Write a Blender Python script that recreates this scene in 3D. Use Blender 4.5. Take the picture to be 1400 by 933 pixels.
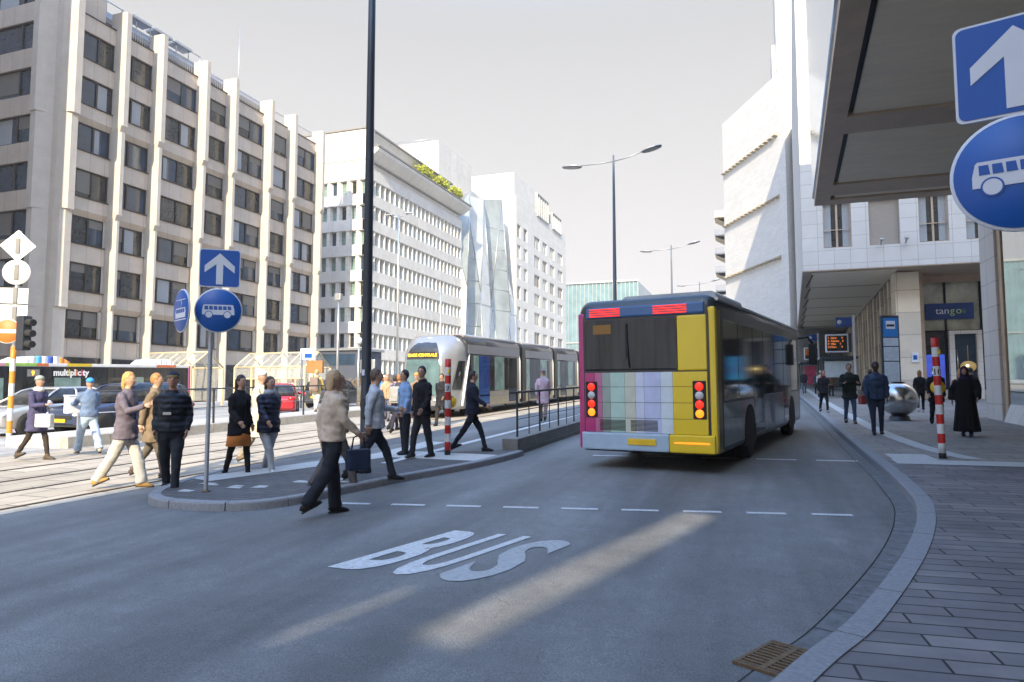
import bpy, bmesh, math, random
from mathutils import Vector, Matrix
R = math.radians
random.seed(7)
for o in list(bpy.data.objects): bpy.data.objects.remove(o)
S = bpy.context.scene
# ---------------------------------------------------------------- camera
cam = bpy.data.cameras.new('camera'); co = bpy.data.objects.new('camera', cam); S.collection.objects.link(co)
cam.lens = 24; cam.sensor_width = 36; cam.clip_start = .1; cam.clip_end = 3000
co.location = (0, 0, 1.7)
co.rotation_euler = (R(90) + math.atan(68.5/933), 0, R(19.3))
S.camera = co
# ---------------------------------------------------------------- light
SUN_EL, SUN_X, SUN_Y = R(28), .17, -.9854      # direction towards the sun, level part
W = bpy.data.worlds.new('World'); S.world = W; W.use_nodes = True
nt = W.node_tree; nt.nodes.clear()
out = nt.nodes.new('ShaderNodeOutputWorld'); bg = nt.nodes.new('ShaderNodeBackground')
sky = nt.nodes.new('ShaderNodeTexSky'); sky.sky_type = 'NISHITA'; sky.sun_disc = False
sky.sun_elevation = SUN_EL; sky.sun_rotation = math.atan2(SUN_X, SUN_Y)
sky.air_density = 1.0; sky.dust_density = 2.2; sky.ozone_density = 1.0; sky.altitude = 250
tc = nt.nodes.new('ShaderNodeTexCoord'); sx = nt.nodes.new('ShaderNodeSeparateXYZ')
nt.links.new(tc.outputs['Generated'], sx.inputs[0])
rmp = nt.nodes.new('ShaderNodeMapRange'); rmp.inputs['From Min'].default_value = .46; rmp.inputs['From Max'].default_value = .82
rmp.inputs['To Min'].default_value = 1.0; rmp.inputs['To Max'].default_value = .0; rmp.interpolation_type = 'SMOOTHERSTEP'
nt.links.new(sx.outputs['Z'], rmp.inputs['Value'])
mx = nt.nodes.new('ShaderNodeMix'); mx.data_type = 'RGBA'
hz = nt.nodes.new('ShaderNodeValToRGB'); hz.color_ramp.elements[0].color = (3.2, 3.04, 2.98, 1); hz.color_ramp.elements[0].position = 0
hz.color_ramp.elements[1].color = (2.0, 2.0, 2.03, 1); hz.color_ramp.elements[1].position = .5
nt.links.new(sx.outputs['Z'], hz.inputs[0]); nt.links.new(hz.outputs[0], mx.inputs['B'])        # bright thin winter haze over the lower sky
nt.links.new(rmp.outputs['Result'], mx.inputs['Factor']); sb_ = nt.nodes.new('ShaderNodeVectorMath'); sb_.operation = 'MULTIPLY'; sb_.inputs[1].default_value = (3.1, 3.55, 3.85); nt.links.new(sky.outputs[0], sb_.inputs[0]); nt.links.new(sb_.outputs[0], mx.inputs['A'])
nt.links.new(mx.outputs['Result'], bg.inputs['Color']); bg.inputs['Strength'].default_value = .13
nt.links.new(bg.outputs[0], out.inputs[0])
sl = bpy.data.lights.new('sun', 'SUN'); sl.energy = 3.4; sl.angle = R(.53); sl.color = (1, .85, .6)
so = bpy.data.objects.new('sun', sl); S.collection.objects.link(so)
sd = Vector((SUN_X*math.cos(SUN_EL), SUN_Y*math.cos(SUN_EL), math.sin(SUN_EL)))
so.rotation_euler = sd.to_track_quat('Z', 'Y').to_euler(); so.location = sd*200
vs = S.view_settings; vs.view_transform = 'Standard'; vs.look = 'None'; vs.gamma = 1; vs.use_curve_mapping = False
vs.exposure = 1.42
S.cycles.max_bounces = 7; S.cycles.caustics_reflective = False; S.cycles.caustics_refractive = False
S.cycles.sample_clamp_indirect = 6

# ---------------------------------------------------------------- helpers
def gz(x, y):
    """street level: climbs 2.4 % away from the camera, falls a little to the far left"""
    y2 = min(y, 260)
    return .024*y2 - .03*min(max(0, -22-x), 15)

def empty(name, loc, rz=0):
    o = bpy.data.objects.new(name, None); S.collection.objects.link(o)
    o.location = loc; o.rotation_euler = (0, 0, rz); o.empty_display_size = .3
    return o
def tag(o, label=None, cat=None, group=None, kind=None):
    if label: o['label'] = label
    if cat: o['category'] = cat
    if group: o['group'] = group
    if kind: o['kind'] = kind
    return o
def thing(name, loc, label, cat, rz=0, group=None):
    return tag(empty(name, loc, rz), label, cat, group)
def inst(src, parent, loc=(0, 0, 0), rot=(0, 0, 0), scale=(1, 1, 1), name=None):
    o = src.copy(); S.collection.objects.link(o); o.parent = parent
    o.location = loc; o.rotation_euler = rot; o.scale = scale
    if name: o.name = name
    return o
def copy_tree(o, parent=None):
    c = o.copy(); S.collection.objects.link(c); c.parent = parent
    for ch in list(o.children): copy_tree(ch, c)
    return c

class MB:
    def __init__(s): s.v = []; s.f = []; s.m = []; s.sm = []
    def add(s, vs, fs, m=0, smooth=False):
        n = len(s.v); s.v += [tuple(v) for v in vs]
        for f in fs: s.f.append(tuple(i+n for i in f)); s.m.append(m); s.sm.append(smooth)
        return s
    def box(s, x0, x1, y0, y1, z0, z1, m=0):
        v = [(x, y, z) for z in (z0, z1) for y in (y0, y1) for x in (x0, x1)]
        return s.add(v, [(0,2,3,1),(4,5,7,6),(0,1,5,4),(2,6,7,3),(0,4,6,2),(1,3,7,5)], m)
    def bev(s, x0, x1, y0, y1, z0, z1, b=.03, m=0):
        """box with cut edges"""
        bm = bmesh.new(); bmesh.ops.create_cube(bm, size=1)
        for v in bm.verts: v.co = Vector(((x0+x1)/2+v.co.x*(x1-x0), (y0+y1)/2+v.co.y*(y1-y0), (z0+z1)/2+v.co.z*(z1-z0)))
        b = min(b, .45*min(x1-x0, y1-y0, z1-z0))
        bmesh.ops.bevel(bm, geom=bm.edges[:], offset=b, segments=2, profile=.6, affect='EDGES')
        bm.verts.index_update()
        s.add([v.co[:] for v in bm.verts], [[v.index for v in f.verts] for f in bm.faces], m); bm.free(); return s
    def prism(s, poly, z0, z1, m=0):
        """poly: (x, y) counter-clockwise; z0/z1 numbers or functions of x, y"""
        a = z0 if callable(z0) else (lambda x, y: z0); b = z1 if callable(z1) else (lambda x, y: z1)
        n = len(poly); v = [(x, y, a(x, y)) for x, y in poly]+[(x, y, b(x, y)) for x, y in poly]
        return s.add(v, [tuple(range(n-1, -1, -1)), tuple(range(n, 2*n))]+[(i, (i+1) % n, n+(i+1) % n, n+i) for i in range(n)], m)
    def extr(s, poly, axis, a, b, m=0):
        """poly in the plane square to axis ('x': (y,z); 'y': (x,z)), pushed from a to b"""
        P = (lambda p, t: (t, p[0], p[1])) if axis == 'x' else (lambda p, t: (p[0], t, p[1]))
        n = len(poly); v = [P(p, a) for p in poly]+[P(p, b) for p in poly]
        return s.add(v, [tuple(range(n-1, -1, -1)), tuple(range(n, 2*n))]+[(i, (i+1) % n, n+(i+1) % n, n+i) for i in range(n)], m)
    def tube(s, pts, rad, n=12, m=0, ref=None, caps=True):
        """rad: one number, or per point a number or (ra, rb)"""
        pts = [Vector(p) for p in pts]
        if not isinstance(rad, (list, tuple)): rad = [rad]*len(pts)
        v = []
        pa = None
        for i, p in enumerate(pts):
            d = (pts[min(i+1, len(pts)-1)]-pts[max(i-1, 0)]).normalized()
            if pa is None:
                r = Vector(ref) if ref else (Vector((1, 0, 0)) if abs(d.x) < .9 else Vector((0, 1, 0)))
            else: r = pa
            a = (r-d*r.dot(d)).normalized(); b = d.cross(a); pa = a
            ra, rb = rad[i] if isinstance(rad[i], (list, tuple)) else (rad[i], rad[i])
            for k in range(n):
                t = 2*math.pi*k/n; v.append(p+a*(ra*math.cos(t))+b*(rb*math.sin(t)))
        f = []
        for i in range(len(pts)-1):
            for k in range(n): f.append((i*n+k, i*n+(k+1) % n, (i+1)*n+(k+1) % n, (i+1)*n+k))
        s.add(v, f, m, True)
        if caps:
            N = len(s.v)-len(v); s.f.append(tuple(N+k for k in range(n-1, -1, -1))); s.m.append(m); s.sm.append(False)
            s.f.append(tuple(N+(len(pts)-1)*n+k for k in range(n))); s.m.append(m); s.sm.append(False)
        return s
    def ball(s, c, r, n=14, k=9, m=0):
        rx, ry, rz = r if isinstance(r, (list, tuple)) else (r, r, r)
        v = [(c[0], c[1], c[2]-rz)]
        for j in range(1, k):
            ph = -math.pi/2+math.pi*j/k
            for i in range(n):
                t = 2*math.pi*i/n; v.append((c[0]+rx*math.cos(ph)*math.cos(t), c[1]+ry*math.cos(ph)*math.sin(t), c[2]+rz*math.sin(ph)))
        v.append((c[0], c[1], c[2]+rz)); L = len(v)-1; f = []
        for i in range(n):
            f.append((0, 1+(i+1) % n, 1+i)); f.append((L, L-n+i, L-n+(i+1) % n))
        for j in range(k-2):
            for i in range(n): f.append((1+j*n+i, 1+j*n+(i+1) % n, 1+(j+1)*n+(i+1) % n, 1+(j+1)*n+i))
        return s.add(v, f, m, True)
    def lathe(s, prof, n=24, m=0, c=(0, 0, 0), caps=True):
        v = []; f = []
        for r, z in prof:
            for k in range(n): t = 2*math.pi*k/n; v.append((c[0]+r*math.cos(t), c[1]+r*math.sin(t), c[2]+z))
        for i in range(len(prof)-1):
            for k in range(n): f.append((i*n+k, i*n+(k+1) % n, (i+1)*n+(k+1) % n, (i+1)*n+k))
        if caps: f.append(tuple(range(n-1, -1, -1))); f.append(tuple(range((len(prof)-1)*n, len(prof)*n)))
        return s.add(v, f, m, True)
    def loft(s, rings, m=0, caps=True, smooth=True, mf=None):
        n = len(rings[0]); v = [p for r in rings for p in r]; f = []; ms = []
        for i in range(len(rings)-1):
            for k in range(n):
                f.append((i*n+k, i*n+(k+1) % n, (i+1)*n+(k+1) % n, (i+1)*n+k)); ms.append(mf(i, k) if mf else m)
        N = len(s.v); s.v += [tuple(p) for p in v]
        for q, mm in zip(f, ms): s.f.append(tuple(i+N for i in q)); s.m.append(mm); s.sm.append(smooth)
        if caps:
            s.f.append(tuple(N+k for k in range(n-1, -1, -1))); s.f.append(tuple(N+(len(rings)-1)*n+k for k in range(n)))
            s.m += [m, m]; s.sm += [False, False]
        return s
    def merge(s, o):
        n = len(s.v); s.v += o.v; s.f += [tuple(i+n for i in f) for f in o.f]; s.m += o.m; s.sm += o.sm; return s
    def xf(s, M):
        s.v = [tuple(M @ Vector(v)) for v in s.v]; return s
    def mesh(s, name, mats, off=(0, 0, 0)):
        me = bpy.data.meshes.new(name)
        me.from_pydata([(v[0]-off[0], v[1]-off[1], v[2]-off[2]) for v in s.v], [], s.f)
        for mt in (mats if isinstance(mats, (list, tuple)) else [mats]): me.materials.append(mt)
        me.polygons.foreach_set('material_index', s.m); me.polygons.foreach_set('use_smooth', s.sm)
        me.update()
        bm = bmesh.new(); bm.from_mesh(me); bmesh.ops.recalc_face_normals(bm, faces=bm.faces[:]); bm.to_mesh(me); bm.free()
        return me
    def build(s, name, mats, parent=None, world=False):
        off = (0, 0, 0)
        if world and parent:
            p = parent; off = Vector((0, 0, 0))
            while p: off += p.location; p = p.parent
        o = bpy.data.objects.new(name, s.mesh(name, mats, off)); S.collection.objects.link(o)
        if parent: o.parent = parent
        return o

def remesh(mb, voxel, smooth=3):
    me = mb.mesh('tmp', []); ob = bpy.data.objects.new('tmp', me); S.collection.objects.link(ob)
    r = ob.modifiers.new('r', 'REMESH'); r.mode = 'VOXEL'; r.voxel_size = voxel; r.use_smooth_shade = True
    q = ob.modifiers.new('s', 'SMOOTH'); q.factor = .6; q.iterations = smooth
    dg = bpy.context.evaluated_depsgraph_get()
    m2 = bpy.data.meshes.new_from_object(ob.evaluated_get(dg))
    out = MB(); out.v = [v.co[:] for v in m2.vertices]; out.f = [tuple(p.vertices) for p in m2.polygons]
    out.m = [0]*len(out.f); out.sm = [True]*len(out.f)
    bpy.data.objects.remove(ob); bpy.data.meshes.remove(me); bpy.data.meshes.remove(m2)
    return out

def text_mb(s, size=1, ext=.004, bold=0, align='LEFT', spacing=1):
    c = bpy.data.curves.new('t', 'FONT'); c.body = s; c.size = size; c.extrude = ext; c.offset = bold
    c.align_x = align; c.space_character = spacing; c.resolution_u = 4
    ob = bpy.data.objects.new('t', c); S.collection.objects.link(ob)
    dg = bpy.context.evaluated_depsgraph_get(); m2 = bpy.data.meshes.new_from_object(ob.evaluated_get(dg))
    out = MB(); out.v = [v.co[:] for v in m2.vertices]; out.f = [tuple(p.vertices) for p in m2.polygons]
    out.m = [0]*len(out.f); out.sm = [False]*len(out.f)
    bpy.data.objects.remove(ob); bpy.data.curves.remove(c); bpy.data.meshes.remove(m2)
    return out
UPR = Matrix.Rotation(R(90), 4, 'X')           # text plane -> upright, read from -Y

# ---------------------------------------------------------------- materials
def mat(name, col, rough=.7, metal=0, var=.12, scale=3, bump=0, bscale=60, spec=.5, emit=0, alpha=1, col2=None, stretch=None, coat=0, wear=None):
    m = bpy.data.materials.new(name); m.use_nodes = True; t = m.node_tree; b = t.nodes['Principled BSDF']
    b.inputs['Roughness'].default_value = rough; b.inputs['Metallic'].default_value = metal
    b.inputs['Specular IOR Level'].default_value = spec; b.inputs['Coat Weight'].default_value = coat
    tcn = t.nodes.new('ShaderNodeTexCoord'); src = tcn.outputs['Object']
    if stretch:
        mp = t.nodes.new('ShaderNodeMapping'); mp.inputs['Scale'].default_value = stretch
        t.links.new(src, mp.inputs[0]); src = mp.outputs[0]
    n = t.nodes.new('ShaderNodeTexNoise'); n.inputs['Scale'].default_value = scale; n.inputs['Detail'].default_value = 6
    n.inputs['Roughness'].default_value = .65
    t.links.new(src, n.inputs['Vector'])
    cr = t.nodes.new('ShaderNodeValToRGB'); cr.color_ramp.elements[0].position = .3; cr.color_ramp.elements[1].position = .72
    c1 = [c*(1-var) for c in col]; c2 = list(col2) if col2 else [min(1, c*(1+var)) for c in col]
    cr.color_ramp.elements[0].color = (*c1, 1); cr.color_ramp.elements[1].color = (*c2, 1)
    t.links.new(n.outputs[0], cr.inputs[0]); t.links.new(cr.outputs[0], b.inputs['Base Color'])
    if bump:
        n2 = t.nodes.new('ShaderNodeTexNoise'); n2.inputs['Scale'].default_value = bscale; n2.inputs['Detail'].default_value = 5
        t.links.new(tcn.outputs['Object'], n2.inputs['Vector'])
        bp = t.nodes.new('ShaderNodeBump'); bp.inputs['Strength'].default_value = bump; bp.inputs['Distance'].default_value = .01
        t.links.new(n2.outputs[0], bp.inputs['Height']); t.links.new(bp.outputs[0], b.inputs['Normal'])
    if emit:
        t.links.new(cr.outputs[0], b.inputs['Emission Color']); b.inputs['Emission Strength'].default_value = emit
    if alpha < 1: b.inputs['Alpha'].default_value = alpha
    return m

def brick_mat(name, c1, c2, mortar, w, h, msize=.012, rough=.75, rot=None, axis='XY', offset=.5, bump=.3, noise=.15, spec=.4, bias=0, offsq=0):
    """rows of stones or panels with fine joints; axis picks the plane (XY, XZ, YZ)"""
    m = bpy.data.materials.new(name); m.use_nodes = True; t = m.node_tree; b = t.nodes['Principled BSDF']
    b.inputs['Roughness'].default_value = rough; b.inputs['Specular IOR Level'].default_value = spec
    tcn = t.nodes.new('ShaderNodeTexCoord'); sp = t.nodes.new('ShaderNodeSeparateXYZ'); cb = t.nodes.new('ShaderNodeCombineXYZ')
    t.links.new(tcn.outputs['Object'], sp.inputs[0])
    if axis == 'WALL':      # any upright wall: x+y runs along it
        ad = t.nodes.new('ShaderNodeMath'); t.links.new(sp.outputs['X'], ad.inputs[0]); t.links.new(sp.outputs['Y'], ad.inputs[1])
        t.links.new(ad.outputs[0], cb.inputs[0]); t.links.new(sp.outputs['Z'], cb.inputs[1])
    else:
        t.links.new(sp.outputs[axis[0]], cb.inputs[0]); t.links.new(sp.outputs[axis[1]], cb.inputs[1])
    mp = t.nodes.new('ShaderNodeMapping'); t.links.new(cb.outputs[0], mp.inputs[0])
    if rot: mp.inputs['Rotation'].default_value = (0, 0, rot)
    br = t.nodes.new('ShaderNodeTexBrick'); br.offset = offset; br.inputs['Scale'].default_value = 1
    br.inputs['Brick Width'].default_value = w; br.inputs['Row Height'].default_value = h; br.inputs['Mortar Size'].default_value = msize
    br.inputs['Color1'].default_value = (*c1, 1); br.inputs['Color2'].default_value = (*c2, 1); br.inputs['Mortar'].default_value = (*mortar, 1)
    br.inputs['Bias'].default_value = bias; br.inputs['Mortar Smooth'].default_value = .2
    t.links.new(mp.outputs[0], br.inputs['Vector'])
    n = t.nodes.new('ShaderNodeTexNoise'); n.inputs['Scale'].default_value = .9; n.inputs['Detail'].default_value = 8; n.inputs['Roughness'].default_value = .7
    t.links.new(tcn.outputs['Object'], n.inputs['Vector'])
    mr = t.nodes.new('ShaderNodeMapRange'); mr.inputs['From Min'].default_value = .3; mr.inputs['From Max'].default_value = .7
    mr.inputs['To Min'].default_value = 1-noise; mr.inputs['To Max'].default_value = 1+noise
    t.links.new(n.outputs[0], mr.inputs['Value'])
    ml = t.nodes.new('ShaderNodeVectorMath'); ml.operation = 'SCALE'
    t.links.new(br.outputs['Color'], ml.inputs[0]); t.links.new(mr.outputs['Result'], ml.inputs['Scale'])
    t.links.new(ml.outputs[0], b.inputs['Base Color'])
    if bump:
        bp = t.nodes.new('ShaderNodeBump'); bp.inputs['Strength'].default_value = bump; bp.inputs['Distance'].default_value = .01; bp.invert = True
        t.links.new(br.outputs['Fac'], bp.inputs['Height']); t.links.new(bp.outputs[0], b.inputs['Normal'])
    return m

def asphalt(name, base, warm=0):
    m = bpy.data.materials.new(name); m.use_nodes = True; t = m.node_tree; b = t.nodes['Principled BSDF']
    L = t.links.new; N = t.nodes.new
    tcn = N('ShaderNodeTexCoord'); P = tcn.outputs['Object']
    def noise(sc, det=6, ro=.6, stretch=None):
        n = N('ShaderNodeTexNoise'); n.inputs['Scale'].default_value = sc; n.inputs['Detail'].default_value = det; n.inputs['Roughness'].default_value = ro
        if stretch:
            mp = N('ShaderNodeMapping'); mp.inputs['Scale'].default_value = stretch; mp.inputs['Rotation'].default_value = (0, 0, R(-15)); L(P, mp.inputs[0]); L(mp.outputs[0], n.inputs['Vector'])
        else: L(P, n.inputs['Vector'])
        return n.outputs[0]
    def mrng(v, a, b_, c, d):
        r = N('ShaderNodeMapRange'); r.inputs['From Min'].default_value = a; r.inputs['From Max'].default_value = b_
        r.inputs['To Min'].default_value = c; r.inputs['To Max'].default_value = d; L(v, r.inputs['Value']); return r.outputs[0]
    def mul(a, b_):
        r = N('ShaderNodeMath'); r.operation = 'MULTIPLY'; L(a, r.inputs[0]); L(b_, r.inputs[1]); return r.outputs[0]
    grain = noise(95, 3, .75); spots = noise(260, 2, .5); big = noise(.35, 5, .6); lanes = noise(.55, 4, .55, (2.2, .22, 1)); mid = noise(3.5, 8, .72)
    f = mul(mul(mrng(grain, .3, .7, .5, 1.55), mrng(big, .3, .7, .84, 1.16)), mul(mrng(lanes, .3, .7, .66, 1.34), mrng(mid, .3, .7, .76, 1.26)))
    f = mul(f, mrng(spots, .6, .72, 1, 2.1))
    # thin cracks
    v = N('ShaderNodeTexVoronoi'); v.feature = 'DISTANCE_TO_EDGE'; v.inputs['Scale'].default_value = .23
    nd = N('ShaderNodeTexNoise'); nd.inputs['Scale'].default_value = 1.6; nd.inputs['Detail'].default_value = 7; L(P, nd.inputs['Vector'])
    va = N('ShaderNodeVectorMath'); va.operation = 'MULTIPLY_ADD'; va.inputs[1].default_value = (1.3, 1.3, 0); L(nd.outputs['Color'], va.inputs[0]); L(P, va.inputs[2])
    L(va.outputs[0], v.inputs['Vector'])
    crk = mrng(v.outputs['Distance'], .0, .002, .72, 1)
    cm = mrng(noise(.7, 2), .47, .56, 0, 1)
    c2 = N('ShaderNodeMix'); c2.inputs['A'].default_value = 1; L(cm, c2.inputs['Factor']); L(crk, c2.inputs['B'])
    f = mul(f, c2.outputs['Result'])
    sc = N('ShaderNodeVectorMath'); sc.operation = 'SCALE'; sc.inputs[0].default_value = base; L(f, sc.inputs['Scale'])
    L(sc.outputs[0], b.inputs['Base Color'])
    L(mrng(mid, .3, .7, .62, .82), b.inputs['Roughness'])
    bp = N('ShaderNodeBump'); bp.inputs['Strength'].default_value = .55; bp.inputs['Distance'].default_value = .006; L(grain, bp.inputs['Height']); L(bp.outputs[0], b.inputs['Normal'])
    return m

M = {}
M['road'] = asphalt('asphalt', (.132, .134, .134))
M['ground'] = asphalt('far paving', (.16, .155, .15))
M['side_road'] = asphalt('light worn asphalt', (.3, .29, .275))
M['tram_paving'] = brick_mat('pale tram paving', (.45, .39, .31), (.37, .32, .25), (.16, .14, .12), 1.2, .6, .02, axis='YX', noise=.18)
M['plat'] = brick_mat('platform slabs', (.52, .49, .45), (.46, .43, .39), (.25, .23, .21), .9, .45, .012, axis='YX')
M['island'] = brick_mat('island setts', (.1, .098, .1), (.075, .075, .08), (.04, .04, .042), .32, .16, .012, axis='XY', noise=.25)
M['pavers'] = brick_mat('dark red-grey pavers', (.215, .195, .195), (.14, .132, .14), (.03, .03, .032), .78, .19, .009, axis='XY', rot=R(-4), noise=.3, offset=.38, bump=.5)
M['pavers2'] = brick_mat('square brown pavers', (.25, .232, .215), (.21, .195, .182), (.06, .057, .055), .9, .45, .01, axis='XY', noise=.22)
M['kerb'] = mat('granite kerb', (.23, .235, .25), .8, var=.2, scale=30, bump=.3, bscale=150)
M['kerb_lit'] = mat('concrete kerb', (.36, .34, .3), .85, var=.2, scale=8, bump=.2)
M['gutter'] = mat('worn gutter slabs', (.135, .14, .145), .85, var=.28, scale=9, bump=.4, bscale=120)
M['joint'] = mat('dark joint', (.02, .02, .02), .9)
M['paint'] = mat('road paint', (.6, .61, .62), .65, var=.36, col2=(.68, .69, .7), scale=26, bump=.2, bscale=140)
M['paint_grey'] = mat('worn road paint', (.36, .37, .38), .7, var=.22, scale=22, bump=.2, bscale=140)
M['tactile'] = mat('pale tactile slabs', (.46, .46, .45), .8, var=.15, scale=12, bump=.3)
M['iron'] = mat('rusty cast iron', (.16, .105, .06), .65, .4, var=.35, scale=24, bump=.4)
M['black'] = mat('black void', (.008, .008, .008), .9)
M['rail'] = mat('tram rail steel', (.16, .14, .12), .38, .7, var=.2)
M['stone1'] = brick_mat('beige stone slabs', (.56, .48, .4), (.5, .43, .36), (.3, .26, .22), 1.25, 3.54, .018, axis='WALL', noise=.1, offset=0, bump=.15)
M['stone1b'] = mat('pale beige stone piers', (.5, .455, .4), .8, var=.09, scale=1.2, bump=.1, bscale=30)
M['frame1'] = mat('dark bronze frame', (.05, .042, .036), .5, .3)
M['glassA'] = mat('window glass', (.025, .045, .075), .03, 0, var=.5, scale=.6, spec=.9)
M['glassB'] = mat('window glass with interior', (.035, .035, .033), .06, 0, var=.7, scale=1.4, spec=.8)
M['glassG'] = mat('greenish window glass', (.2, .29, .26), .06, 0, var=.45, scale=1.1, spec=.8)
M['curtain'] = mat('pale curtain', (.34, .36, .38), .7, var=.25, scale=6, stretch=(12, 12, .3))
M['blind'] = mat('grey brown roller shutter', (.2, .185, .165), .7, var=.14, scale=5, stretch=(1, 1, 14))
M['roof1'] = mat('grey roof sheet', (.24, .22, .21), .6, var=.15)
M['metal_light'] = mat('galvanised metal', (.5, .51, .52), .38, .8, var=.12, scale=9)
M['white'] = brick_mat('white rendered panels', (.68, .67, .64), (.63, .62, .59), (.48, .47, .45), 2.1, 1.4, .02, axis='WALL', noise=.08, offset=0, bump=.1)
M['white2'] = brick_mat('white concrete panels', (.66, .64, .6), (.6, .585, .55), (.42, .4, .37), 2.66, 3.27, .02, axis='WALL', noise=.1, offset=0, bump=.1)
M['soffit_dark'] = mat('grey fascia', (.22, .21, .2), .7)
M['shrub'] = mat('yellow green leaves', (.34, .36, .03), .7, var=.45, scale=2.5)
M['shrub_brown'] = mat('brown winter hedge leaves', (.2, .14, .06), .8, var=.4, scale=4)
M['bark'] = mat('bark', (.07, .05, .035), .9)
M['glassfacet'] = mat('pale facet glass', (.6, .65, .67), .12, .3, var=.18, scale=.25, spec=.9)
M['glassfacet2'] = mat('deep facet glass', (.36, .41, .43), .07, .3, var=.3, scale=.2, spec=.9)
M['steel_dark'] = mat('dark slate steel', (.035, .042, .055), .42, .3, var=.12, bump=.05)
M['lamp_steel'] = mat('blue grey painted steel', (.12, .15, .2), .45, .3, var=.08)
M['blue_sign'] = mat('blue reflective sheeting', (.004, .085, .38), .38, 0, var=.05, spec=.5)
M['white_sign'] = mat('white reflective sheeting', (.62, .66, .74), .42, 0, var=.05)
M['sign_back'] = mat('bare aluminium sign back', (.72, .71, .68), .45, .35, var=.05)
M['pole_grey'] = mat('grey sign pole', (.34, .36, .4), .45, .4, var=.12, scale=12)
M['red'] = mat('red post paint', (.5, .02, .015), .45, var=.18, scale=8)
M['wht'] = mat('white post paint', (.66, .66, .66), .5, var=.12, scale=8)
M['rubber'] = mat('rubber', (.02, .02, .021), .85)
M['orange'] = mat('orange red sign sheeting', (.75, .16, .02), .5)
M['yellow'] = mat('yellow plate', (.8, .5, .02), .5)
M['yellow_frame'] = mat('cream yellow painted shelter frame', (.6, .5, .3), .5, var=.08)
M['shelter_glass'] = mat('milky shelter glass', (.8, .8, .78), .15, alpha=.16, var=.1)
M['clear_glass'] = mat('clear glass', (.3, .36, .36), .04, alpha=.25, spec=.9)
M['canopy'] = mat('warm grey soffit panel', (.82, .72, .56), .7, var=.07, scale=1.2, stretch=(1, 4, 1))
M['canopy_beam'] = mat('bronze brown soffit frame', (.5, .39, .29), .55, .2, var=.12, scale=2)
M['canopy_slot'] = mat('dark slot', (.02, .018, .016), .6)
M['travert'] = brick_mat('pale travertine cladding', (.66, .645, .62), (.62, .605, .58), (.38, .36, .34), .85, .8, .012, axis='WALL', noise=.05, offset=0, bump=.1)
M['travert_warm'] = brick_mat('warm limestone cladding', (.55, .49, .41), (.82, .72, .56), (.3, .26, .2), 2.2, 1.3, .015, axis='WALL', noise=.08, offset=0, bump=.1)
M['shutter'] = mat('ribbed taupe shutter', (.33, .29, .25), .6, var=.12, scale=3, stretch=(1, 1, 16))
M['steel'] = mat('brushed steel', (.5, .5, .5), .24, 1, var=.12, scale=4, stretch=(1, 1, 14))
def solid(n, c, r=.5, **k):
    if n not in M: M[n] = mat(n, c, r, **k)
    return M[n]
# ================================================================ SETTING
def struct(name, mb, m, parent=None): return tag(mb.build(name, m, parent), kind='structure')
def flat(poly, off, m=0):
    """a sheet that follows the street level"""
    return MB().add([(x, y, gz(x, y)+off) for x, y in poly], [tuple(range(len(poly)))], m)
def slab(poly, top, depth=.16):
    return MB().prism(poly, lambda x, y: gz(x, y)+top-depth, lambda x, y: gz(x, y)+top)
def grid(xs, ys, off):
    mb = MB(); nx = len(xs); mb.v = [(x, y, gz(x, y)+off) for y in ys for x in xs]
    for j in range(len(ys)-1):
        for i in range(nx-1): mb.f.append((j*nx+i, j*nx+i+1, (j+1)*nx+i+1, (j+1)*nx+i)); mb.m.append(0); mb.sm.append(False)
    return mb
struct('ground', grid([-900, -300, -100, -37, -22, 0, 60, 300, 900], [-300, -80, 0, 60, 120, 200, 260, 600, 1500], -.02), M['ground'])
struct('road', grid([-9.0, 2.9], [-12, 260], 0), M['road'])
struct('tram_paving', grid([-15.62, -9.0], [-12, 200], .002), M['tram_paving'])
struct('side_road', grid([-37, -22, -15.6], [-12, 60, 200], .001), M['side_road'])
struct('forecourt', grid([-45.6, -37], [-12, 60, 200], .06), M['plat'])
# tram rails, set flush with a dark groove
for x in (-13.22, -11.78, -10.62, -9.3):
    mb = MB()
    for a, b, o, mi in ((-.055, .055, .006, 1), (-.03, .035, .012, 0)):
        mb.add([(x+a, -12, gz(0, -12)+o), (x+b, -12, gz(0, -12)+o), (x+b, 200, gz(0, 200)+o), (x+a, 200, gz(0, 200)+o)], [(0, 1, 2, 3)], mi)
    struct('tram_rail', mb, [M['rail'], M['joint']])
# a concrete edge strip between tram way and carriageway
struct('tram_edge_strip', flat([(-9.12, -12), (-8.92, -12), (-8.92, 200), (-9.12, 200)], .006), M['kerb_lit'])
# tram stop platform: edge kerb and deck
struct('platform', slab([(-16.1, 12.3), (-16.1, 190), (-18.0, 190), (-18.0, 12.3)][::-1], .26, .4), M['plat'])
k = MB()
y = 12.3
while y < 120:
    k.add([(x, yy, gz(x, yy)+z) for x, yy, z in ((-16.1, y, -.1), (-15.8, y, -.1), (-15.8, y+1.18, -.1), (-16.1, y+1.18, -.1), (-16.1, y, .272), (-15.82, y, .272), (-15.82, y+1.18, .272), (-16.1, y+1.18, .272))],
          [(0,3,2,1), (4,5,6,7), (0,1,5,4), (1,2,6,5), (2,3,7,6), (3,0,4,7)]); y += 1.2
struct('platform_kerb', k, M['kerb_lit'])

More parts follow.
